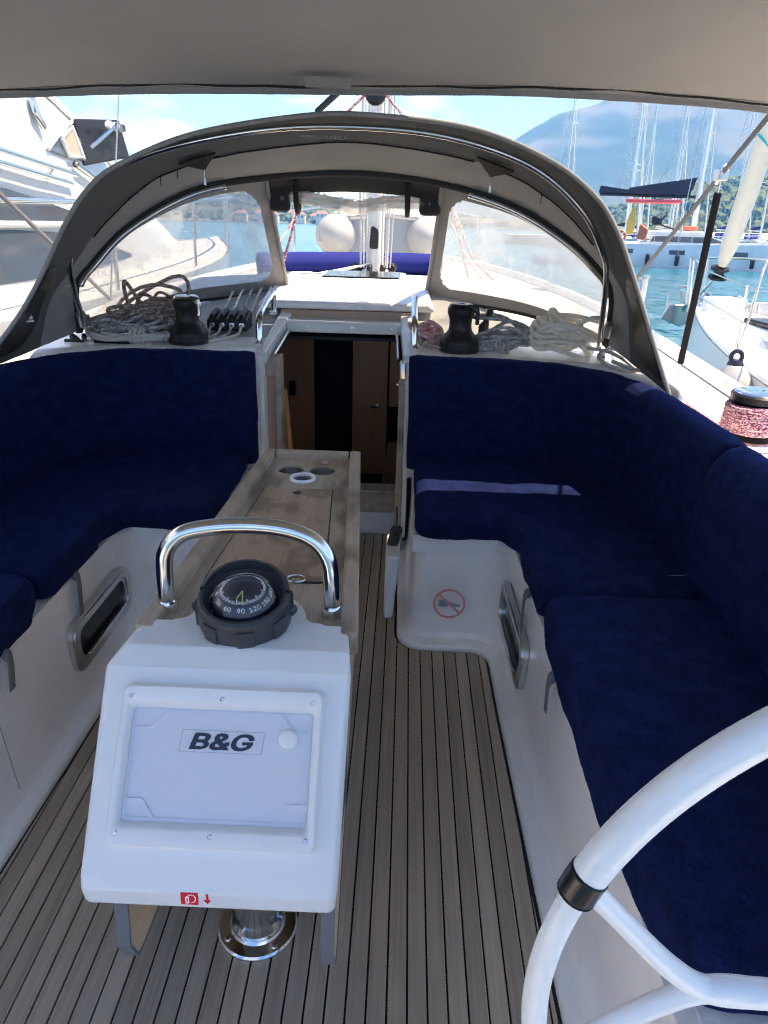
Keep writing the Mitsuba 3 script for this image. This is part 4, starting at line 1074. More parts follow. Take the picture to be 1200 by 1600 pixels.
# ================================================================== mast, rigging, things on the foredeck
k = newroot('mast', 'white mast with blocks and halyards ahead of the spray hood', 'mast')
MX, MY = .045, 5.6
sec = np.array([(.062 * math.cos(a), .095 * math.sin(a)) for a in np.linspace(0, 2 * np.pi, 28, endpoint=False)])
add(k + '__spar', grid(np.array([[(MX + x, MY + y - .004 * (z - 1), z) for z in (.92, 3, 8, 15)] for x, y in sec]), True), 'gelcoat_smooth', smooth=True)
add(k + '__collar', lathe([(.17, 0), (.17, .012), (.13, .03), (.11, .05), (0, .05)], 30, at=(MX, MY, .925)), 'alloy')
rg = random.Random(9)
for i in range(9):
    a = i / 9 * 2 * np.pi + .3
    cx, cy = MX + .135 * math.cos(a), MY + .13 * math.sin(a)
    add(k + '__turning_block', put(cat_(lathe([(0, -.012), (.026, -.012), (.030, -.006), (.030, .006), (.026, .012), (0, .012)], 16, (math.sin(a), -math.cos(a), 0), (cx, cy, .995)), bx(cx - .008, cx + .008, cy - .008, cy + .008, .94, .99, .003)), np.eye(4)), 'black_plastic')
for i, (dx, m_) in enumerate(((-.10, 'rope_white'), (-.078, 'rope_cream'), (-.055, 'rope_white'), (.03, 'rope_cream'), (.055, 'rope_white'), (.085, 'rope_white'), (.10, 'rope_cream'), (.125, 'rope_white'))):
    P = [(MX + dx * .9, MY - .13 + .01 * i, 1.0), (MX + dx * 1.02, MY - .115, 1.5), (MX + dx * .8, MY - .10, 2.6), (MX + dx * .5, MY - .12, 6.0)]
    add(k + '__halyard', tube(P, .0062 + .002 * (i % 3 == 0), 6), m_, smooth=True)
add(k + '__cleat', hullballs([(MX - .02, MY - .10, 1.14), (MX + .02, MY - .10, 1.14), (MX - .012, MY - .11, 1.26), (MX + .016, MY - .11, 1.24)], .014, 8), 'black_plastic')
for s in (-1,):
    P = spline([(MX + s * .03, MY, 13.0), (MX + s * .9, MY - .3, 6.5), (MX + s * 1.75, MY - .55, .62)], 6)
    add(k + '__shroud', tube(P, .005, 6), 'steel_brushed', smooth=True)
k = newroot('boom', 'white boom with furled sail carried above the spray hood', 'boom')
add(k + '__spar', tube([(MX, 5.45, 2.34), (.20, 2.6, 2.30), (.27, .9, 2.30)], .075, 16), 'gelcoat_smooth', smooth=True)
add(k + '__sail_bag', tube(spline([(MX, 5.4, 2.80), (.14, 3.8, 2.75), (.25, 1.2, 2.62)], 6), [.21] * 12 + [.12], 18, flat=((0, 0, 1), 1.5)), 'canvas_dark', smooth=True)
k = newroot('mainsheet', 'black mainsheet block with red flecked lines just under the bimini edge', 'block')
MB = np.array([.088, 4.3, 1.945])
add(k + '__block', cat_(lathe([(0, -.018), (.040, -.018), (.052, -.010), (.052, .010), (.040, .018), (0, .018)], 28, (0, -1, .15), MB), bx(MB[0] - .02, MB[0] + .02, MB[1] - .015, MB[1] + .015, MB[2] + .02, MB[2] + .1, .005)), 'gloss_black')
add(k + '__sheave', lathe([(0, .021), (.022, .021), (.026, .0185), (0, .018)], 20, (0, -1, .15), MB), 'black_plastic')
add(k + '__line', tube([MB + [-.05, 0, 0], (-.06, 4.25, 1.85), (-.22, 4.1, 1.62), (-.36, 4.0, 1.13)], .007, 7), 'rope_red_white', smooth=True)
add(k + '__line', tube([MB + [.05, 0, 0], (.24, 4.3, 1.84), (.45, 4.2, 1.60), (.60, 4.1, 1.09)], .006, 7), 'rope_red_white', smooth=True)
add(k + '__line', tube([MB + [-.03, 0, 0], (-.03, 4.3, 2.3)], .006, 7), 'rope_white', smooth=True)
add(k + '__line', tube([MB + [-.10, 0, .08], (-.20, 4.25, 1.86), (-.20, 4.25, 1.7)], .016, 8), 'black_plastic', smooth=True)
k = newroot('jib_sheet', 'two pale pink and white lines slanting behind the starboard spray hood window', 'rope')
add(k + '__line', tube(spline([(MX + .25, 5.5, 1.75), (.52, 5.0, 1.45), (.66, 4.7, 1.16), (.76, 4.4, 1.06)], 6), .008, 7), 'rope_red_white', smooth=True)
add(k + '__line', tube(spline([(MX + .22, 5.5, 1.75), (.48, 5.05, 1.45), (.60, 4.75, 1.20), (.70, 4.45, 1.06)], 6), .007, 7), 'rope_white', smooth=True)
k = newroot('jib_sheet', 'red and white line slanting beside the port post of the rolled-up window', 'rope')
add(k + '__line', tube(spline([(-.38, 6.2, 1.75), (-.52, 6.0, 1.40), (-.70, 5.7, 1.05)], 6), .008, 7), 'rope_red_white', smooth=True)
k = newroot('foredeck_cushion', 'navy blue foredeck cushion roll in front of the dinghy', 'cushion')
P = arc([(-1.02, 6.80, .885), (-.7, 6.95, .89), (.0, 7.02, .90), (.35, 6.98, .905), (.56, 6.90, .905)], 50)
add(k + '__roll', tube(P, .095, 18, flat=((0, 1, 0), 1.6)), 'navy_cloth', smooth=True)
add(k + '__board', grid(np.array([P + [0, 0, -.06], P + [0, .05, -.45]])), 'navy_cloth', smooth=True)
DZ = -.295
k = newroot('dinghy', 'pale inflatable dinghy with white tube ends lashed on the foredeck', 'dinghy')
for s, x in ((-1, -.487), (1, .475)):
    P = arc([(x, 8.35, 1.36 + DZ), (x, 9.3, 1.37 + DZ), (x * .93, 10.1, 1.42 + DZ), (x * .6 + .0, 10.7, 1.50 + DZ), (.0, 10.95, 1.53 + DZ)], 40)
    rad = np.full(40, .212); rad[-1] = .2
    add(k + '__tube', tube(P, rad, 22), 'hypalon', smooth=True)
    add(k + '__tube_end', lathe([(.213, -.16), (.214, -.02), (.19, .05), (.13, .12), (.06, .155), (0, .165)], 28, (0, -1, 0), (x, 8.36, 1.36 + DZ)), 'fender_white')
    add(k + '__end_patch', put(prism(rrect(.075, .085, .01), 0, .012), frame((x - .135 * (1 if s < 0 else -1), 8.275, 1.335 + DZ), [1, -.55 if s > 0 else .55 * -1, 0], [0, 0, 1])), 'hypalon_grey', smooth=False)
    for yy in (8.7, 9.5): add(k + '__fitting', lathe([(0, .012), (.03, .008), (.04, 0)], 16, (s * 1.0, 0, .3), (x + s * .205, yy, 1.40 + DZ)), 'hypalon_grey')
add(k + '__transom', hullballs([(-.38, 8.42, .83), (.38, 8.42, .83), (-.38, 8.40, 1.24), (.38, 8.40, 1.24)], .02, 10), 'hypalon_grey', smooth=30)
add(k + '__hull', hullballs([(-.46, 8.5, .95), (.46, 8.5, .95), (.0, 8.5, .72), (.0, 10.6, 1.05), (-.3, 10.1, 1.05), (.3, 10.1, 1.05)], .02, 10), 'hypalon_grey', smooth=30)
P = np.array([[(x, y, z + .05 * (1 - abs(x - .03) / .5) ) for x in np.linspace(-.34, .40, 10)] for y, z in ((8.36, 1.20), (8.34, 1.24), (8.5, 1.29), (9.4, 1.27), (10.2, 1.22))])
add(k + '__cover', grid(P), 'pale_cloth', smooth=True)
k = newroot('dinghy_oar', 'slim white boathook lying beside the left dinghy tube', 'boathook')
add(k + '__pole', tube([(-1.0, 7.6, .72), (-.62, 8.1, .90)], .014, 8), 'gelcoat_smooth', smooth=True)
k = newroot('pulpit', 'stainless bow pulpit ahead of the dinghy', 'railing')
for s in (-1, 1):
    add(k + '__rail', tube(arc([(s * 1.1, 9.6, 1.25), (s * .7, 10.6, 1.3), (s * .15, 11.3, 1.32)], 20), .0125, 8), 'steel', smooth=True)
    for y_, x_ in ((9.6, 1.1), (10.7, .64)): add(k + '__post', tube([(s * x_, y_, 1.27), (s * x_, y_, .64)], .0125, 8), 'steel', smooth=True)
k = newroot('stanchion', 'white topped stanchion showing between the starboard spray hood edge and the water', 'stanchion')
add(k + '__post', tube([(1.70, 4.75, .62), (1.72, 4.75, 1.06)], [.02, .014], 10), 'gelcoat_smooth', smooth=True)
add(k + '__cap', cat_(lathe([(0, .01), (.02, .006), (.022, -.01)], 12, at=(1.72, 4.75, 1.065)), tube([(1.72 + .035 * math.cos(a) - .05, 4.75, 1.03 + .03 * math.sin(a)) for a in np.linspace(0, 2 * np.pi, 14, endpoint=False)], .005, 6, True)), 'steel_brushed')
# ================================================================== surroundings (world frame: z up, water at WATER)
def W_(key, mesh, bsdf, **k): return add(key, mesh, bsdf, world=True, **k)


def water_bump(p, n, uv):
    return FB(p.x * .9, p.y * .55, 0, 3) + .35 * FB(p.x * 3.1, p.y * 2.2, 4, 2) + .8 * N(p.x * .21, p.y * .13, 9)


def water_col(p, n, uv):
    a = FB(p.x * .05, p.y * .03, 0, 3)
    return MIX((.009, .068, .102), (.017, .100, .140), a)


bumped('water', water_col, water_bump, .16, .10, .5, eps=.02)
W_('water', trimesh.Trimesh([[-2600, -300, WATER], [2600, -300, WATER], [2600, 2600, WATER], [-2600, 2600, WATER]], [[0, 1, 2], [0, 2, 3]], process=False), 'water', kind='structure', smooth=False)
scene['haze_air'] = {'type': 'homogeneous', 'albedo': {'type': 'rgb', 'value': [.84, .96, 1.0]}, 'sigma_t': {'type': 'rgb', 'value': [.000045, .00017, .00041]}}
scene['haze'] = {'type': 'cube', 'to_world': T().translate([0, 1050, 195]).scale([2700, 1450, 199]), 'bsdf': {'type': 'null'}, 'interior': {'type': 'ref', 'id': 'haze_air'}}
labels['haze'] = {'kind': 'stuff', 'label': 'blue sea haze in the far air', 'category': 'haze'}


plain('cat_paint', (.70, .71, .72), .25, .5)
plain('yacht_paint', (.49, .50, .51), .22, .5)


def hill_col(p, n, uv):
    a = FB(p.x * .02, p.y * .02, p.z * .04, 4)
    b = SS(.45, .7, FB(p.x * .006, p.y * .006, p.z * .012, 3))
    c = MIX((.035, .055, .028), (.085, .095, .05), a)
    return MIX(c, (.24, .22, .19), b * .5)


plain('hill_ground', hill_col, .95, .2)
plain('foliage', lambda p, n, uv: MIX((.06, .085, .03), (.16, .185, .07), FB(p.x * .25, p.y * .25, p.z * .25, 3)), .9, .2)


def terrain(x0, x1, y0, y1, nx, ny, fn):
    X, Yg = np.meshgrid(np.linspace(x0, x1, nx), np.linspace(y0, y1, ny), indexing='ij')
    Z = fn(X, Yg)
    return grid(np.stack([X, Yg, Z], -1))


def mount(X, Yg):
    ridge = np.interp(X, [-2300, -900, -300, -80, 60, 210, 330, 440, 600, 900, 1300, 2300], [30, 60, 52, 60, 92, 182, 258, 292, 318, 305, 290, 120])
    fall = np.exp(-((Yg - 1900) / 330.0) ** 2)
    n = meshkit.fbm(np.stack([X / 260, Yg / 260, X * 0], -1), 5, 2) - .5
    return ridge * fall * (1 + .32 * n) + 10 * n - 4 - 60 * np.clip((1500 - Yg) / 200, 0, 1)


W_('mountain', terrain(-2300, 2300, 1350, 2400, 240, 60, mount), 'hill_ground', kind='structure', smooth=True)


def near_hill(X, Yg):
    ridge = np.interp(X, [90, 150, 190, 240, 300, 360, 420, 520, 700], [-6, 4, 26, 36, 36, 55, 62, 55, 30])
    prof = np.clip((Yg - 430) / 130, 0, 1) ** .8 * np.clip((900 - Yg) / 200, 0, 1)
    n = meshkit.fbm(np.stack([X / 60, Yg / 60, X * 0], -1), 5, 5) - .5
    return ridge * prof * (1 + .35 * n) + 3 * n - 1.2


W_('near_hill', terrain(60, 720, 400, 900, 110, 70, near_hill), 'hill_ground', kind='structure', smooth=True)


def west_hill(X, Yg):
    ridge = np.interp(X, [-400, -260, -150, -60, 30, 120, 200], [30, 34, 22, 16, 11, 5, 0])
    prof = np.clip((Yg - 610) / 160, 0, 1)
    n = meshkit.fbm(np.stack([X / 50, Yg / 50, X * 0], -1), 4, 8) - .5
    return ridge * prof * (1 + .4 * n) + 1.5 * n - .8


W_('shore_land', terrain(-420, 220, 600, 860, 90, 40, west_hill), 'hill_ground', kind='structure', smooth=True)
rg = np.random.default_rng(12)


def blob(seed, sub=1):
    m = trimesh.creation.icosphere(subdivisions=sub)
    r = np.random.default_rng(seed)
    m.vertices *= (1 + r.normal(0, .17, len(m.vertices)))[:, None] * [1, 1, .85]
    return m


def forest(n, fx, fy, fz, smin, smax, seed):
    r = np.random.default_rng(seed); vs, fs, o = [], [], 0
    bl = [blob(100 + i) for i in range(6)]
    xs, ys = r.uniform(*fx, n), r.uniform(*fy, n)
    zs = fz(xs, ys); s = r.uniform(smin, smax, n)
    keep = (zs > -.3) & (meshkit.fbm(np.stack([xs / 40, ys / 40, xs * 0], -1), 3, 3) > .38)
    for x, y, z, q in zip(xs[keep], ys[keep], zs[keep], s[keep]):
        b = bl[int(r.integers(6))]; a = r.uniform(0, 6.28)
        v = b.vertices * q * [1, 1, r.uniform(.8, 1.3)]
        vs.append(np.c_[v[:, 0] * math.cos(a) - v[:, 1] * math.sin(a) + x, v[:, 0] * math.sin(a) + v[:, 1] * math.cos(a) + y, v[:, 2] + z + q * .3]); fs.append(b.faces + o); o += len(v)
    return trimesh.Trimesh(np.vstack(vs), np.vstack(fs), process=False)


W_('hill_forest', forest(5200, (110, 640), (430, 720), near_hill, 1.8, 4.2, 5), 'foliage', label='dense pale green trees over the near hillside on the right', cat='forest', kind='stuff', smooth=False)
W_('shore_forest', forest(1100, (-330, 150), (615, 780), west_hill, 2.0, 4.0, 6), 'foliage', label='low trees around the far shore houses', cat='forest', kind='stuff', smooth=False)
W_('beach', hullpts([(70, 380, -1.2), (520, 330, -1.2), (520, 440, 1.6), (70, 440, 1.6), (70, 386, .4), (520, 340, .4)]), 'sand', kind='structure', smooth=False)
# houses on the far shore
HS = [(-104, 612, 9, 5.5, 0), (-92, 640, 8, 5, 1), (-84, 612, 10, 6, 0), (-73, 628, 7, 4.5, 1), (-66, 610, 9, 7, 0), (-57, 634, 8, 5, 0), (-47, 612, 11, 5, 1), (-35, 618, 8, 4.5, 0), (-116, 630, 10, 5, 1), (-128, 612, 9, 6, 0), (18, 612, 9, 4.5, 0), (60, 614, 10, 4, 1)]
HL = ['pale house with red tiled roof on the far shore, leftmost of the row', 'white red-roofed house standing back behind the left end of the shore row', 'tall cream house with red roof at the far waterfront, second along', 'small white house behind the cream waterfront houses', 'tallest cream house at the far waterfront', 'cream house set back behind the tallest waterfront house', 'wide white house at the far waterfront', 'low cream house to the right of the wide white one', 'white house set back at the left of the far shore', 'cream waterfront house beyond the left end of the row', 'cream house on the far shore hidden behind the mast', 'white house on the far shore to the right of the mast']
for i, (x, y, w, h, c) in enumerate(HS):
    k = newroot('shore_house', HL[i], 'house', 'houses along the far shore')
    z0 = max(.2, float(west_hill(np.array([x * 1.0]), np.array([y * 1.0]))[0])) - .6
    W_(k + '__wall', bx(x - w / 2, x + w / 2, y - 3.5, y + 3.5, z0 - 2, z0 + h), 'house_wall_white' if c else 'house_wall', smooth=False)
    W_(k + '__roof', hullpts([(x - w / 2 - .5, y - 4, z0 + h), (x + w / 2 + .5, y - 4, z0 + h), (x - w / 2 - .5, y + 4, z0 + h), (x + w / 2 + .5, y + 4, z0 + h), (x - w / 4, y, z0 + h + 2.2), (x + w / 4, y, z0 + h + 2.2)]), 'roof_tile', smooth=False)
    for a in (-.3, .05, .3):
        W_(k + '__window', bx(x + a * w - .5, x + a * w + .5, y - 3.55, y - 3.4, z0 + h - 2.2, z0 + h - .8), 'window_dark', smooth=False)


# ------------------------------------------------------------------ sailing boats in the marina
def loft_hull(Lh, beam, free, n=14):
    """Half-sections from stern to bow, mirrored; local x across, y towards the bow, z from the waterline."""
    rows = []
    for t in np.linspace(0, 1, n):
        b = beam / 2 * (.80 + .20 * math.sin(min(1, t / .5) * math.pi / 2)) * (1 - max(0, (t - .4) / .6) ** 2.2)
        sh = free * (.92 + .25 * t ** 2)
        rk = .04 * Lh * max(0, (t - .8) / .2)
        b = max(b, .012)
        half_ = [(b, t * Lh, sh), (b * .995, t * Lh, sh * .7), (b * .93, t * Lh - rk * .4, .2 * free), (b * .75, t * Lh - rk, -.25), (0, t * Lh - rk, -.55)]
        rows.append(half_[:-1] + [half_[-1]] + [(-x, y, z) for x, y, z in half_[:-1][::-1]])
    g = grid(np.array(rows))
    st = np.array(rows)[0]; c = len(g.vertices)
    f = [[i, i + 1, 4] for i in range(0, 4)] + [[4, i, i + 1] for i in range(4, 8)] + [[0, 4, 8]]
    m = trimesh.Trimesh(g.vertices, np.vstack([g.faces, f]), process=False)
    R_ = np.array(rows)
    deck = grid(np.stack([R_[:, 0] + [-.01, 0, -.02], R_[:, 0] * [0, 1, 1] + [0, 0, .06], R_[:, -1] + [.01, 0, -.02]], 1))
    if deck.face_normals[:, 2].mean() < 0: deck.invert()
    return m, deck


def sloop(x, y, heading, Lh, mast, label, hull='yacht_paint', sail='canvas_dark', detail=True):
    k = newroot('moored_sloop', label, 'sailing boat', 'sailing boats moored beyond the catamaran')
    tf = T().translate([x, y, WATER]).rotate([0, 0, 1], -heading)
    hm, dk = loft_hull(Lh, Lh * .31, Lh * .105)
    f_ = Lh * .105
    P = lambda part, m, b, s=30: W_(k + '__' + part, m, b, tf=tf, smooth=s)
    P('hull', hm, hull); P('deck', dk, 'nonskid')
    P('coachroof', hullpts([(s * Lh * .09, Lh * .35, f_ + .45) for s in (-1, 1)] + [(s * Lh * .05, Lh * .70, f_ + .1) for s in (-1, 1)] + [(s * Lh * .11, Lh * .33, f_) for s in (-1, 1)] + [(s * Lh * .06, Lh * .60, f_ + .35) for s in (-1, 1)]), 'yacht_paint')
    P('mast', tube([(0, Lh * .56, f_), (0, Lh * .555, mast)], [.13, .10], 10), 'alloy', True)
    P('boom', tube([(0, Lh * .55, f_ + 1.5), (0, Lh * .16, f_ + 1.6)], .09, 8), 'alloy', True)
    P('sail_cover', tube([(0, Lh * .54, f_ + 1.95), (0, Lh * .35, f_ + 1.85), (0, Lh * .17, f_ + 1.75)], [.24, .2, .1], 10), sail, True)
    P('furled_genoa', tube([(0, Lh * .985, f_ + .6), (0, Lh * .57, mast * .93)], [.11, .05], 8), 'pale_cloth', True)
    for q, z in enumerate((.42, .70)):
        P('spreader', tube([(-Lh * .085 * (1 - q * .2), Lh * .545, mast * z), (0, Lh * .557, mast * z + .1), (Lh * .085 * (1 - q * .2), Lh * .545, mast * z)], .045, 6), 'alloy', True)
    for s in (-1, 1):
        P('shroud', tube([(s * Lh * .13, Lh * .53, f_), (s * Lh * .085, Lh * .545, mast * .42), (s * Lh * .068, Lh * .545, mast * .70), (0, Lh * .555, mast * .97)], .022, 5), 'steel_brushed', True)
    P('backstay', tube([(0, .1, f_), (0, Lh * .555, mast * .99)], .02, 5), 'steel_brushed', True)
    P('spray_hood', hullpts([(s * Lh * .10, Lh * .34, f_ + .5) for s in (-1, 1)] + [(s * Lh * .09, Lh * .40, f_ + .4) for s in (-1, 1)] + [(s * Lh * .08, Lh * .32, f_ + 1.15) for s in (-1, 1)]), sail)
    return k


SL = [(21.0, 118, 177, 12, 22, 'sloop whose mast rises alone above the starboard shoulder of the spray hood', 'navy_cloth'), (29.4, 116, 178, 12, 25, 'tall sloop at the left of the marina with the first of two close masts', 'canvas_dark'), (30.7, 120, 176, 11, 24, 'sloop with the second of two close masts beside the spray hood', 'navy_cloth'),
      (32.3, 117, 182, 10, 18.3, 'smaller sloop with a short mast beyond the dark sail bag', 'navy_cloth'), (35.6, 118, 175, 11, 21, 'sloop moored behind the middle of the catamaran', 'pale_cloth'), (37.6, 121, 181, 11, 17.5, 'sloop with a short mast just left of the thick grey mast', 'canvas_dark'), (40.3, 118, 184, 11, 21, 'sloop just right of the thick grey mast', 'pale_cloth'), (44.6, 119, 176, 12, 22, 'sloop behind the padded black tube', 'navy_cloth'), (48.5, 117, 183, 12, 21, 'sloop with a navy sail cover near the cream furled sail', 'navy_cloth'), (54.5, 118, 178, 11, 20, 'sloop moored furthest right in the marina', 'canvas_dark')]
for x, y, hd, Lh, ms, lb, sc_ in SL: sloop(x, y, hd, Lh, ms, lb, sail=sc_)

# ------------------------------------------------------------------ the catamaran
K = newroot('catamaran', 'big white catamaran with black sail bag moored across the water', 'catamaran')
CT = T().translate([14.1, 62.3, WATER]).rotate([0, 0, 1], -107)       # local y runs from its stern to its bow


def K_(part, m, b, s=30, label=None): return W_(f'{K}__{part}', m, b, tf=CT, smooth=s, label=label)


for s in (-1, 1):
    rows = []
    for t in np.linspace(-.22, 1, 22):
        b = .95 * (1 - max(0, (t - .35) / .65) ** 2.4) * (.8 + .2 * min(1, max(0, t + .22) / .3))
        b = max(b, .02); yv = t * 16
        zt = 1.55 + .35 * max(0, t) ** 2 if t > -.08 else .5 + (t + .22) * 3
        half_ = [(b, yv, zt), (b * 1.0, yv, zt * .55), (b * .8, yv, .1), (b * .55, yv, -.4)]
        rows.append(half_ + [(-x, y_, z) for x, y_, z in half_[::-1]])
    R_ = np.array(rows) + [s * 3.0, 0, 0]
    m = grid(R_); top_ = grid(np.stack([R_[:, 0], R_[:, -1]], 1)); st_ = trimesh.Trimesh(R_[0], [[0, 1, 6], [0, 6, 7], [1, 2, 5], [1, 5, 6]], process=False)
    K_('hull', cat_(m, top_, st_), 'cat_paint')
    for i, t0 in enumerate((2.6, 6.1, 10.2, 13.0)):
        bb = 3.0 + .95 * (1 - max(0, (t0 / 16 - .35) / .65) ** 2.4) + .008
        K_('hull_window', hullpts([(s * (bb + dx), t0 + yy, z) for dx in (-.1, .004) for yy, z in ((0, .92), (1.05, .92), (1.05, 1.22), (0, 1.22))]), 'tinted')
K_('bridge_deck', bx(-2.9, 2.9, .5, 10.5, .75, 1.62, .1), 'cat_paint')
K_('coachroof', hullpts([(s * 2.7, y_, z) for s in (-1, 1) for y_, z in ((4.6, 1.6), (4.9, 2.25), (8.6, 2.25), (10.6, 1.6))]), 'cat_paint')
K_('saloon_window', hullpts([(s * 2.74, y_, z) for s in (-1, 1) for y_, z in ((4.7, 1.74), (4.9, 2.12), (8.75, 2.12), (9.9, 1.74))]), 'tinted')
K_('hard_top', hullpts([(s * 2.9, y_, z) for s in (-1, 1) for y_, z in ((4.2, 2.26), (4.3, 2.4), (9.0, 2.26), (8.4, 2.45))]), 'cat_paint')
K_('helm_bimini', bx(-1.2, 1.2, 2.6, 6.5, 4.4, 4.62, .06), 'red_cloth', label='faded red helm awning under the black sail bag')
for xx, yy in ((-1.1, 2.8), (1.1, 2.8), (-1.1, 6.3), (1.1, 6.3)): K_('awning_post', tube([(xx, yy, 1.6), (xx, yy, 4.42)], .05, 8), 'steel')
K_('mast', tube([(0, 7.6, 2.3), (0, 7.55, 22)], [.17, .13], 14), 'alloy', True)
K_('boom', tube([(0, 7.4, 4.85), (0, .6, 4.95)], .11, 10), 'black_plastic', True)
sb = [(s * w_, y_, z) for s in (-1, 1) for w_, y_, z in ((.2, 7.0, 4.95), (.26, 7.35, 6.15), (.30, 5.0, 5.72), (.30, 2.7, 5.42), (.22, 2.5, 5.02))]
K_('sail_bag', cat_(hullpts(sb), hullpts([(s * w_, y_, z) for s in (-1, 1) for w_, y_, z in ((.2, 2.6, 5.03), (.3, 2.6, 5.28), (.2, .5, 5.05), (.24, .6, 5.55))])), 'print_dark', label='black sail bag on the boom rising towards the mast')
for z in (11.5, 16): K_('spreader', tube([(-1.2, 7.2, z), (0, 7.55, z + .05), (1.2, 7.2, z)], .05, 6), 'cat_paint', True)
for s in (-1, 1):
    K_('shroud', tube([(s * 3.3, 6.6, 1.6), (s * 1.2, 7.2, 11.5), (0, 7.55, 20)], .03, 5), 'steel_brushed', True)
    K_('lazy_line', tube([(0, 7.5, 12), (s * .25, 4.6, 5.6)], .018, 5), 'steel_brushed', True)
    K_('rail', tube([(s * 3.7, y_, 2.2) for y_ in (0, 5, 10)] + [(s * 3.2, 15, 2.55)], .025, 6), 'steel', True)
    for y_ in (0, 2.5, 5, 7.5, 10, 12.5):
        K_('rail_post', tube([(s * np.interp(y_, [10, 15], [3.7, 3.2]), y_, 1.5), (s * np.interp(y_, [10, 15], [3.7, 3.2]), y_, 2.25 + max(0, y_ - 10) * .06)], .022, 6), 'steel', True)
CI = np.array(CT.matrix)
for i, (yl, lb) in enumerate(((2.6, 'black fender on the catamaran hull next to the spray hood edge'), (4.7, 'black fender on the catamaran hull, second from the spray hood'), (6.7, 'black fender hanging in the middle of the catamaran hull'), (11.6, 'black fender on the catamaran hull near its bow'))):
    k = newroot('hull_fender', lb, 'fender', 'black fenders along the catamaran')
    W_(k + '__body', lathe([(0, -.38), (.10, -.36), (.15, -.28), (.15, .25), (.10, .34), (.04, .38), (0, .39)], 18, at=(4.12, yl, .55)), 'black_plastic', tf=CT)
    W_(k + '__line', tube([(4.12, yl, .92), (3.9, yl, 2.15)], .012, 5), 'rope_white', tf=CT, smooth=True)
ring_ = [(0, .36 * math.cos(a), .36 * math.sin(a)) for a in np.linspace(0, 2 * np.pi, 24, endpoint=False)]
k = newroot('lifebuoy', 'orange ring lifebuoy on the catamaran stern rail', 'lifebuoy')
W_(k + '__ring', tube([np.array(q) + [3.78, 2.6, 2.05] for q in ring_], .085, 10, True), 'orange', tf=CT, smooth=True)
for a in range(4):
    ss = [(0, .36 * math.cos(t), .36 * math.sin(t)) for t in np.linspace(a * np.pi / 2 + .65, a * np.pi / 2 + .92, 5)]
    W_(k + '__band', tube([np.array(q) + [3.78, 2.6, 2.05] for q in ss], .088, 10), 'print_white', tf=CT, smooth=True)
k = newroot('paddle_board', 'yellow board standing upright at the catamaran stern', 'paddle board')
W_(k + '__board', hullballs([(2.6, 3.0, 2.2), (2.6, 3.4, 2.2), (2.6, 2.95, 3.0), (2.6, 3.5, 3.0), (2.6, 3.3, 4.15)], .06, 10), 'yellow', tf=CT)
k = newroot('outboard_motor', 'black outboard motor clamped to the catamaran rail', 'outboard motor')
W_(k + '__cowl', hullballs([(2.6, 4.8, 3.0), (2.6, 5.2, 3.0), (2.6, 4.75, 3.3), (2.6, 5.1, 3.25)], .16, 12), 'black_plastic', tf=CT)
W_(k + '__leg', cat_(hullballs([(2.6, 5.1, 3.0), (2.6, 5.5, 3.45)], .08, 8), hullballs([(2.6, 5.5, 3.45), (2.6, 5.6, 3.75)], .05, 8), tube([(2.6, 5.2, 2.9), (2.6, 6.2, 2.6)], .06, 8)), 'black_plastic', tf=CT)
k = newroot('life_jacket', 'orange-red bundle hung on the catamaran rail beside the lifebuoy', 'life jacket')
W_(k + '__body', hullballs([(3.72, 3.9, 2.0), (3.72, 4.25, 1.95), (3.72, 4.0, 2.75), (3.72, 4.35, 2.5)], .14, 12), 'orange', tf=CT)
k = newroot('life_raft', 'orange canister lying on the catamaran coachroof', 'canister')
W_(k + '__body', hullballs([(1.5, 7.0, 2.7), (1.5, 7.7, 2.7)], .17, 14), 'orange', tf=CT)

# ------------------------------------------------------------------ motor yacht to port
K = newroot('motor_yacht', 'large white motor yacht moored on the left with tinted windows', 'motor yacht')
MT = T().translate([-4.75, 2.2, WATER]).rotate([0, 0, 1], -4.0)


def Q_(part, m, b, s=30, label=None): return W_(f'{K}__{part}', m, b, tf=MT, smooth=s, label=label)


rows = []
for t in np.linspace(-.35, 1, 30):
    yv = t * 14.5
    b = max(.03, 1.92 * (1 - max(0, (t - .35) / .65) ** 2.3))
    zt = 1.72 + .40 * max(0, t) ** 1.5
    half_ = [(b, yv, zt), (b * .985, yv - .05, zt * .72), (b * .90, yv - .25 * max(0, t), zt * .40), (b * .72, yv - .7 * max(0, t), .05), (b * .5, yv - 1.0 * max(0, t), -.5)]
    rows.append(half_ + [(-x, y_, z) for x, y_, z in half_[::-1]])
R_ = np.array(rows)
Q_('hull', cat_(grid(R_), trimesh.Trimesh(R_[0], [[0, 1, 8], [0, 8, 9], [1, 2, 7], [1, 7, 8], [2, 3, 6], [2, 6, 7]], process=False)), 'yacht_paint', 40)
Q_('deck', grid(np.stack([R_[:, 0] + [-.03, 0, -.02], R_[:, 0] * [0, 1, 1] + [0, 0, .03], R_[:, -1] + [.03, 0, -.02]], 1)), 'nonskid')
Q_('rub_rail', tube(R_[:, 1] + [.02, 0, 0], .035, 8), 'steel', True)
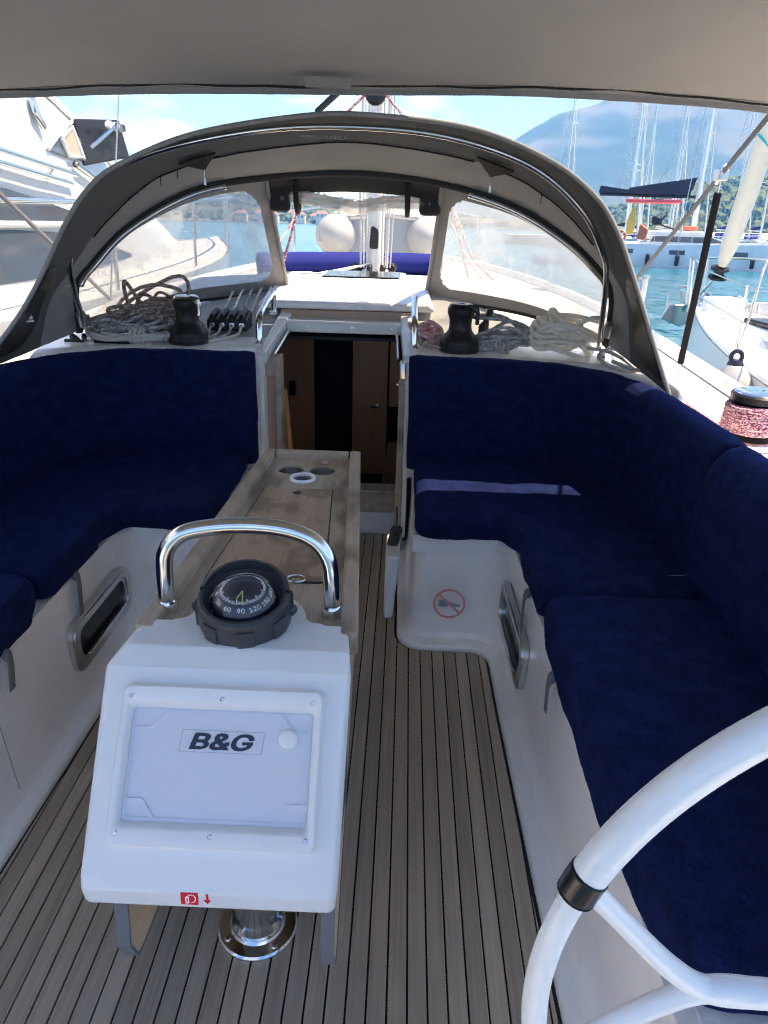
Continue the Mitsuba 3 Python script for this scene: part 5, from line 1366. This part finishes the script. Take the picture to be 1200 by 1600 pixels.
# superstructure: cross-sections along y
Sy = [(-4.5, 1.42, 4.6), (1.0, 1.45, 4.55), (3.4, 1.40, 4.35), (5.2, 1.28, 3.98), (6.6, 1.16, 3.64), (8.4, .98, 2.95), (10.2, .7, 2.35), (11.4, .35, 2.12)]
rows = []
for yv, hb_, zt in Sy:
    zb = 1.70
    rows.append([(hb_, yv, zb), (hb_ * .97, yv, zb + (zt - zb) * .40), (hb_ * .88, yv, zb + (zt - zb) * .80), (hb_ * .72, yv, zt - .03), (hb_ * .3, yv, zt + .03), (-hb_ * .3, yv, zt + .03), (-hb_ * .72, yv, zt - .03), (-hb_ * .88, yv, zb + (zt - zb) * .8), (-hb_ * .97, yv, zb + (zt - zb) * .4), (-hb_, yv, zb)])
S_ = np.array([[spline(np.array(rows)[:, j], 4)[i] for j in range(10)] for i in range(4 * 7 + 1)])
g = grid(S_)
if g.volume < 0 or g.face_normals[g.triangles_center[:, 2].argmax(), 2] < 0: g.invert()
Q_('superstructure', g, 'yacht_paint', 40)


def on_side(y_, z, out=.012):
    """A point on the starboard side of the superstructure, a little proud of it."""
    hb_ = np.interp(y_, [q[0] for q in Sy], [q[1] for q in Sy]); zt = np.interp(y_, [q[0] for q in Sy], [q[2] for q in Sy]); zb = 1.70
    f_ = (z - zb) / (zt - zb)
    return np.array([hb_ * np.interp(f_, [0, .4, .8, 1], [1, .97, .88, .72]) + out, y_, z])


def side_panel(poly, nu=24, nv=6, out=.015):
    lo, hi = poly
    return grid(np.array([[on_side(y_, a + (b - a) * v, out) for v in np.linspace(0, 1, nv)] for y_, a, b in zip(np.linspace(lo[0][0], lo[-1][0], nu), np.interp(np.linspace(lo[0][0], lo[-1][0], nu), [q[0] for q in lo], [q[1] for q in lo]), np.interp(np.linspace(hi[0][0], hi[-1][0], nu), [q[0] for q in hi], [q[1] for q in hi]))]))


Q_('side_window', side_panel(([(-3.6, 1.93), (4.6, 1.93), (6.2, 1.95), (7.6, 2.02)], [(-3.6, 2.36), (4.6, 2.36), (6.2, 2.3), (7.6, 2.05)])), 'tinted', label='lower tinted side window band of the motor yacht')
Q_('side_window', side_panel(([(-3.4, 2.44), (4.2, 2.44), (5.6, 2.40), (6.4, 2.40)], [(-3.4, 2.86), (3.0, 2.80), (4.8, 2.67), (6.4, 2.46)])), 'tinted', label='upper tinted side window band of the motor yacht')
Q_('window_divider', tube([on_side(y_, 2.40, .02) for y_ in np.linspace(-3.6, 6.3, 20)], .03, 8), 'yacht_paint', True)
# pointed window with its open panel
pw = np.array([on_side(5.66, 3.07, .03), on_side(6.09, 3.27, .03), on_side(6.68, 3.43, .03), on_side(6.70, 3.25, .03), on_side(6.66, 3.03, .03), on_side(6.13, 3.03, .03)])
ce_ = pw.mean(0)
Q_('wing_window', trimesh.Trimesh(np.vstack([pw, ce_]), [[i, (i + 1) % 6, 6] for i in range(6)], process=False), 'tinted', False)
op = np.array([on_side(6.02, 3.20, .04), on_side(6.42, 3.34, .04), on_side(6.50, 3.05, .04), on_side(6.12, 3.05, .04)])
Q_('wing_window__opening', trimesh.Trimesh(op, [[0, 1, 2], [0, 2, 3]], process=False), 'brown_trim', False)
Q_('wing_window__frame', cat_(tube(list(op) + [op[0]], .025, 8), tube([pw[0], pw[1], pw[2]], .02, 8)), 'alloy', True)
hp = [np.array(q) for q in ((.98, 6.62, 3.42), (1.12, 7.40, 3.50), (1.22, 7.36, 3.14), (1.06, 6.57, 3.0))]
Q_('open_panel', hullballs(hp, .02, 8), 'gloss_black', 30, label='open black window panel with chrome stay on the motor yacht')
Q_('open_panel__stay', cat_(tube([hp[0] * .45 + hp[3] * .55 + [.05, .15, -.02], hp[1] * .5 + hp[2] * .5 + [.06, -.3, .1]], .022, 8), *[lathe([(0, -.02), (.045, -.02), (.045, .02), (0, .02)], 10, (0, 1, .1), hp[1] * .5 + hp[2] * .5 + [.06, q, .10]) for q in (-.45, -.3, -.12)]), 'steel')
Q_('panel_sill', tube([on_side(6.2, 2.98, .06), on_side(7.3, 2.72, .08)], .035, 8), 'steel_brushed', True)
for dz, y1 in ((0, 6.05), (-.10, 5.87)):
    Q_('hand_rail', tube([on_side(q, 2.96 + dz - .07 * (q - 4.74), .10) for q in np.linspace(-2, y1, 12)], .022, 8), 'steel', True)
for q in (-1, 1.2, 3.4, 5.5):
    Q_('rail_bracket', tube([on_side(q, 2.96 - .07 * (q - 4.74), .10), on_side(q, 2.84 - .07 * (q - 4.74), .0)], .02, 6), 'steel', True)
Q_('roof_line', tube([on_side(q, np.interp(q, [x_[0] for x_ in Sy], [x_[2] for x_ in Sy]) - .14, .03) for q in np.linspace(-4, 8, 30)], .03, 8), 'alloy', True)
Q_('flybridge_hook', cat_(hullballs([on_side(5.5, 3.48, .05), on_side(5.5, 3.36, .05), on_side(5.62, 3.26, .05)], .035, 8)), 'steel')
gw = [(1.86, -4, 2.55), (1.88, 0, 2.55), (1.86, 5, 2.60), (1.55, 9.3, 2.74), (.9, 12.6, 2.86), (.1, 14.3, 2.95)]
Q_('guard_rail', tube(arc(gw, 60), .022, 8), 'steel', True)
ga = arc(gw, 60)
for q in range(3, 60, 9):
    Q_('guard_post', tube([ga[q], ga[q] * [1, 1, 0] + [-.02, 0, 1.72 + .4 * max(0, ga[q][1] / 14.5) ** 1.5]], .02, 8), 'steel', True)
k = newroot('motor_yacht_line', 'blue and white mooring lines hanging from the rail of the motor yacht', 'rope')
for i, (x, y_) in enumerate(((1.92, 2.25), (1.96, 2.45))):
    W_(k + '__line', tube(spline([(x, y_, 2.55), (x + .05, y_ + .05, 2.1), (x + .12, y_ + .5, 1.5), (x + .2, y_ + 1.0, .4)], 6), .014, 7), 'rope_grey', tf=MT, smooth=True)

# ------------------------------------------------------------------ sailing yacht to starboard
K = newroot('neighbour_yacht', 'white sailing yacht with its anchor and furled cream sail on the right', 'sailing yacht')
BOW = np.array([4.25, 10.7]); HD = -4.0
NT = T().translate([BOW[0], BOW[1], WATER]).rotate([0, 0, 1], -HD)     # local origin at the bow on the waterline, y forward


def N_(part, m, b, s=30, label=None): return W_(f'{K}__{part}', m, b, tf=NT, smooth=s, label=label)


rows = []
for u in np.linspace(0, 12.5, 30):
    b = max(.03, 1.95 * (1 - (1 - min(1, u / 9.0)) ** 2.1)) * 1.0
    sh = 1.55 - .025 * u
    half_ = [(b, -u, sh), (b * .99, -u, sh * .72), (b * .93, -u - .1 * max(0, 1 - u), sh * .35), (b * .7, -u - .3 * max(0, 1 - u), -.2)]
    rows.append(half_ + [(-x, y_, z) for x, y_, z in half_[::-1]])
R_ = np.array(rows)
N_('hull', grid(R_), 'yacht_paint', 40)
dk = np.stack([R_[:, 0] + [-.05, 0, .0], R_[:, 0] * [.5, 1, 1] + [0, 0, .05], R_[:, 0] * [0, 1, 1] + [0, 0, .06], R_[:, -1] * [.5, 1, 1] + [0, 0, .05], R_[:, -1] + [.05, 0, .0]], 1)
g = grid(dk); g.invert() if g.face_normals[:, 2].mean() < 0 else None
N_('deck', g, 'gelcoat')
for s, j in ((1, 0), (-1, -1)):
    N_('toe_rail', tube(R_[:, j] + [-s * .03, 0, .02], .03, 8), 'alloy', True)
NT = NT @ T().translate([0, 0, .17])
N_('coachroof', hullballs([(s * .75, -3.4, 1.42) for s in (-1, 1)] + [(s * .5, -2.9, 1.36) for s in (-1, 1)] + [(s * .95, -7, 1.62) for s in (-1, 1)] + [(s * 1.05, -7, 1.3) for s in (-1, 1)], .06, 10), 'yacht_paint')
N_('deck_hatch', bx(-.3, .3, -2.55, -1.95, 1.38, 1.44, .02), 'dark_glass')
# bow roller and anchor
N_('bow_roller', cat_(bx(-.10, .10, -.35, .32, 1.40, 1.46, .01), bx(-.11, -.09, -.2, .36, 1.42, 1.56, .008), bx(.09, .11, -.2, .36, 1.42, 1.56, .008)), 'steel')
fl = [(-.26, .42, 1.16), (.26, .42, 1.16), (0, .95, 1.30), (-.20, .36, 1.34), (.20, .36, 1.34), (0, .40, 1.06)]
N_('anchor', cat_(hullballs(fl, .018, 8), hullballs([(0, .40, 1.25), (0, .15, 1.50)], .03, 8), hullballs([(0, .15, 1.50), (0, -.5, 1.50)], .028, 8), tube([(.22 * math.cos(a), .42, 1.36 + .24 * math.sin(a)) for a in np.linspace(0, np.pi, 16)], .018, 8)), 'steel_brushed', label='galvanised plough anchor on the bow roller')
N_('windlass', cat_(bx(-.2, .2, -1.0, -.62, 1.38, 1.56, .03), lathe([(0, .09), (.05, .09), (.07, .06), (.06, .03), (.09, 0)], 16, (1, 0, 0), (.2, -.8, 1.5))), 'alloy')
for q in range(4): N_('vent_louvre', bx(.30, .62, -1.15 + q * .09, -1.09 + q * .09, 1.40, 1.54 - q * .012, .01), 'yacht_paint')
fs = spline([(.16, -.25, 1.92), (.12, -1.2, 4.3), (0, -2.5, 7.9), (0, -4.4, 13.2)], 10)
N_('furled_genoa', tube(fs, np.interp(np.linspace(0, 1, len(fs)), [0, .04, .5, 1], [.06, .115, .15, .05]) * (1 + .03 * np.sin(np.arange(len(fs)) * 2.2)), 14), 'pale_cloth', True, 'cream furled genoa rising from the neighbouring bow')
N_('forestay', tube([(0, .05, 1.45), (.16, -.18, 1.80)], .018, 8), 'steel_brushed')
N_('furler_drum', lathe([(.05, -.05), (.12, -.05), (.12, -.02), (.07, 0), (.07, .05), (.12, .07), (.12, .10), (.05, .12)], 20, (0, -.3, 1), (.16, -.18, 1.80)), 'black_plastic')
N_('mast', tube([(0, -5.2, 1.4), (0, -5.2, 15)], .10, 14), 'yacht_paint', True)
for s in (-1, 1):
    pp = arc([(s * .12, .12, 2.00), (s * .35, -.5, 2.02), (s * .72, -1.4, 2.02), (s * .98, -2.2, 1.99)], 24)
    N_('pulpit', cat_(tube(pp, .016, 8), tube([pp[-1], pp[-1] * [1, 1, 0] + [0, .05, 1.36]], .016, 8), tube([pp[9], (s * .40, -.72, 1.36)], .016, 8), tube([pp[0], (s * .10, .05, 1.38)], .016, 8)), 'steel', True)
    st = [(s * 1.38, -4.0), (s * 1.66, -5.6), (s * 1.80, -7.2), (s * 1.86, -8.8)]
    for x, y_ in st: N_('stanchion', tube([(x, y_, 1.2), (x, y_, 1.92)], .014, 8), 'steel', True)
    for zz in (1.90, 1.62):
        N_('guard_wire', tube([(s * .98, -2.2, zz + .06)] + [(x, y_, zz) for x, y_ in st], .006, 6), 'steel_brushed', True)
    N_('shroud', tube([(s * 1.5, -5.6, 1.2), (0, -5.2, 13)], .008, 6), 'steel_brushed', True)
N_('jib_line', tube(spline([(-.35, -1.2, 1.42), (-.6, -2.6, 1.40), (-.9, -4.2, 1.44), (-1.1, -6.5, 1.5)], 6), .011, 6), 'rope_white', True)
N_('jib_line', tube(spline([(.1, -1.2, 1.42), (.0, -2.8, 1.42), (-.3, -4.8, 1.75)], 6), .011, 6), 'rope_white', True)
for i in range(3):
    N_('turquoise_line', tube(spline([(.02 * i, -.9 - .3 * i, 3.4 + .6 * i), (.2 + .12 * i, -2.0, 2.7), (.55 + .2 * i, -3.4, 1.6)], 6), .014, 6), 'rope_turquoise', True)
k = newroot('ball_fender', 'grey white pear fender hanging over the side of the neighbouring yacht', 'fender')
FT = T().translate([2.93, 6.05, .30])
W_(k + '__body', lathe([(0, -.26), (.07, -.245), (.13, -.19), (.168, -.10), (.172, 0), (.15, .09), (.10, .17), (.062, .215), (.05, .235), (0, .24)], 32), 'fender_white', tf=FT)
W_(k + '__eye', cat_(lathe([(0, .25), (.05, .25), (.058, .23), (.07, .20), (.062, .195)], 20), tube([(.045 * math.cos(a), 0, .275 + .045 * math.sin(a)) for a in np.linspace(0, 2 * np.pi, 18, endpoint=False)], .018, 8, True)), 'print_dark', tf=FT)
W_(k + '__line', tube(spline([(0, 0, .31), (.03, .05, .40), (.10, .12, .62), (.16, .2, .95)], 5), .009, 6), 'rope_white', tf=FT, smooth=True)
W_('marina_quay', bx(16, 120, 123, 131, -1.5, .35), 'sand', kind='structure', smooth=False)
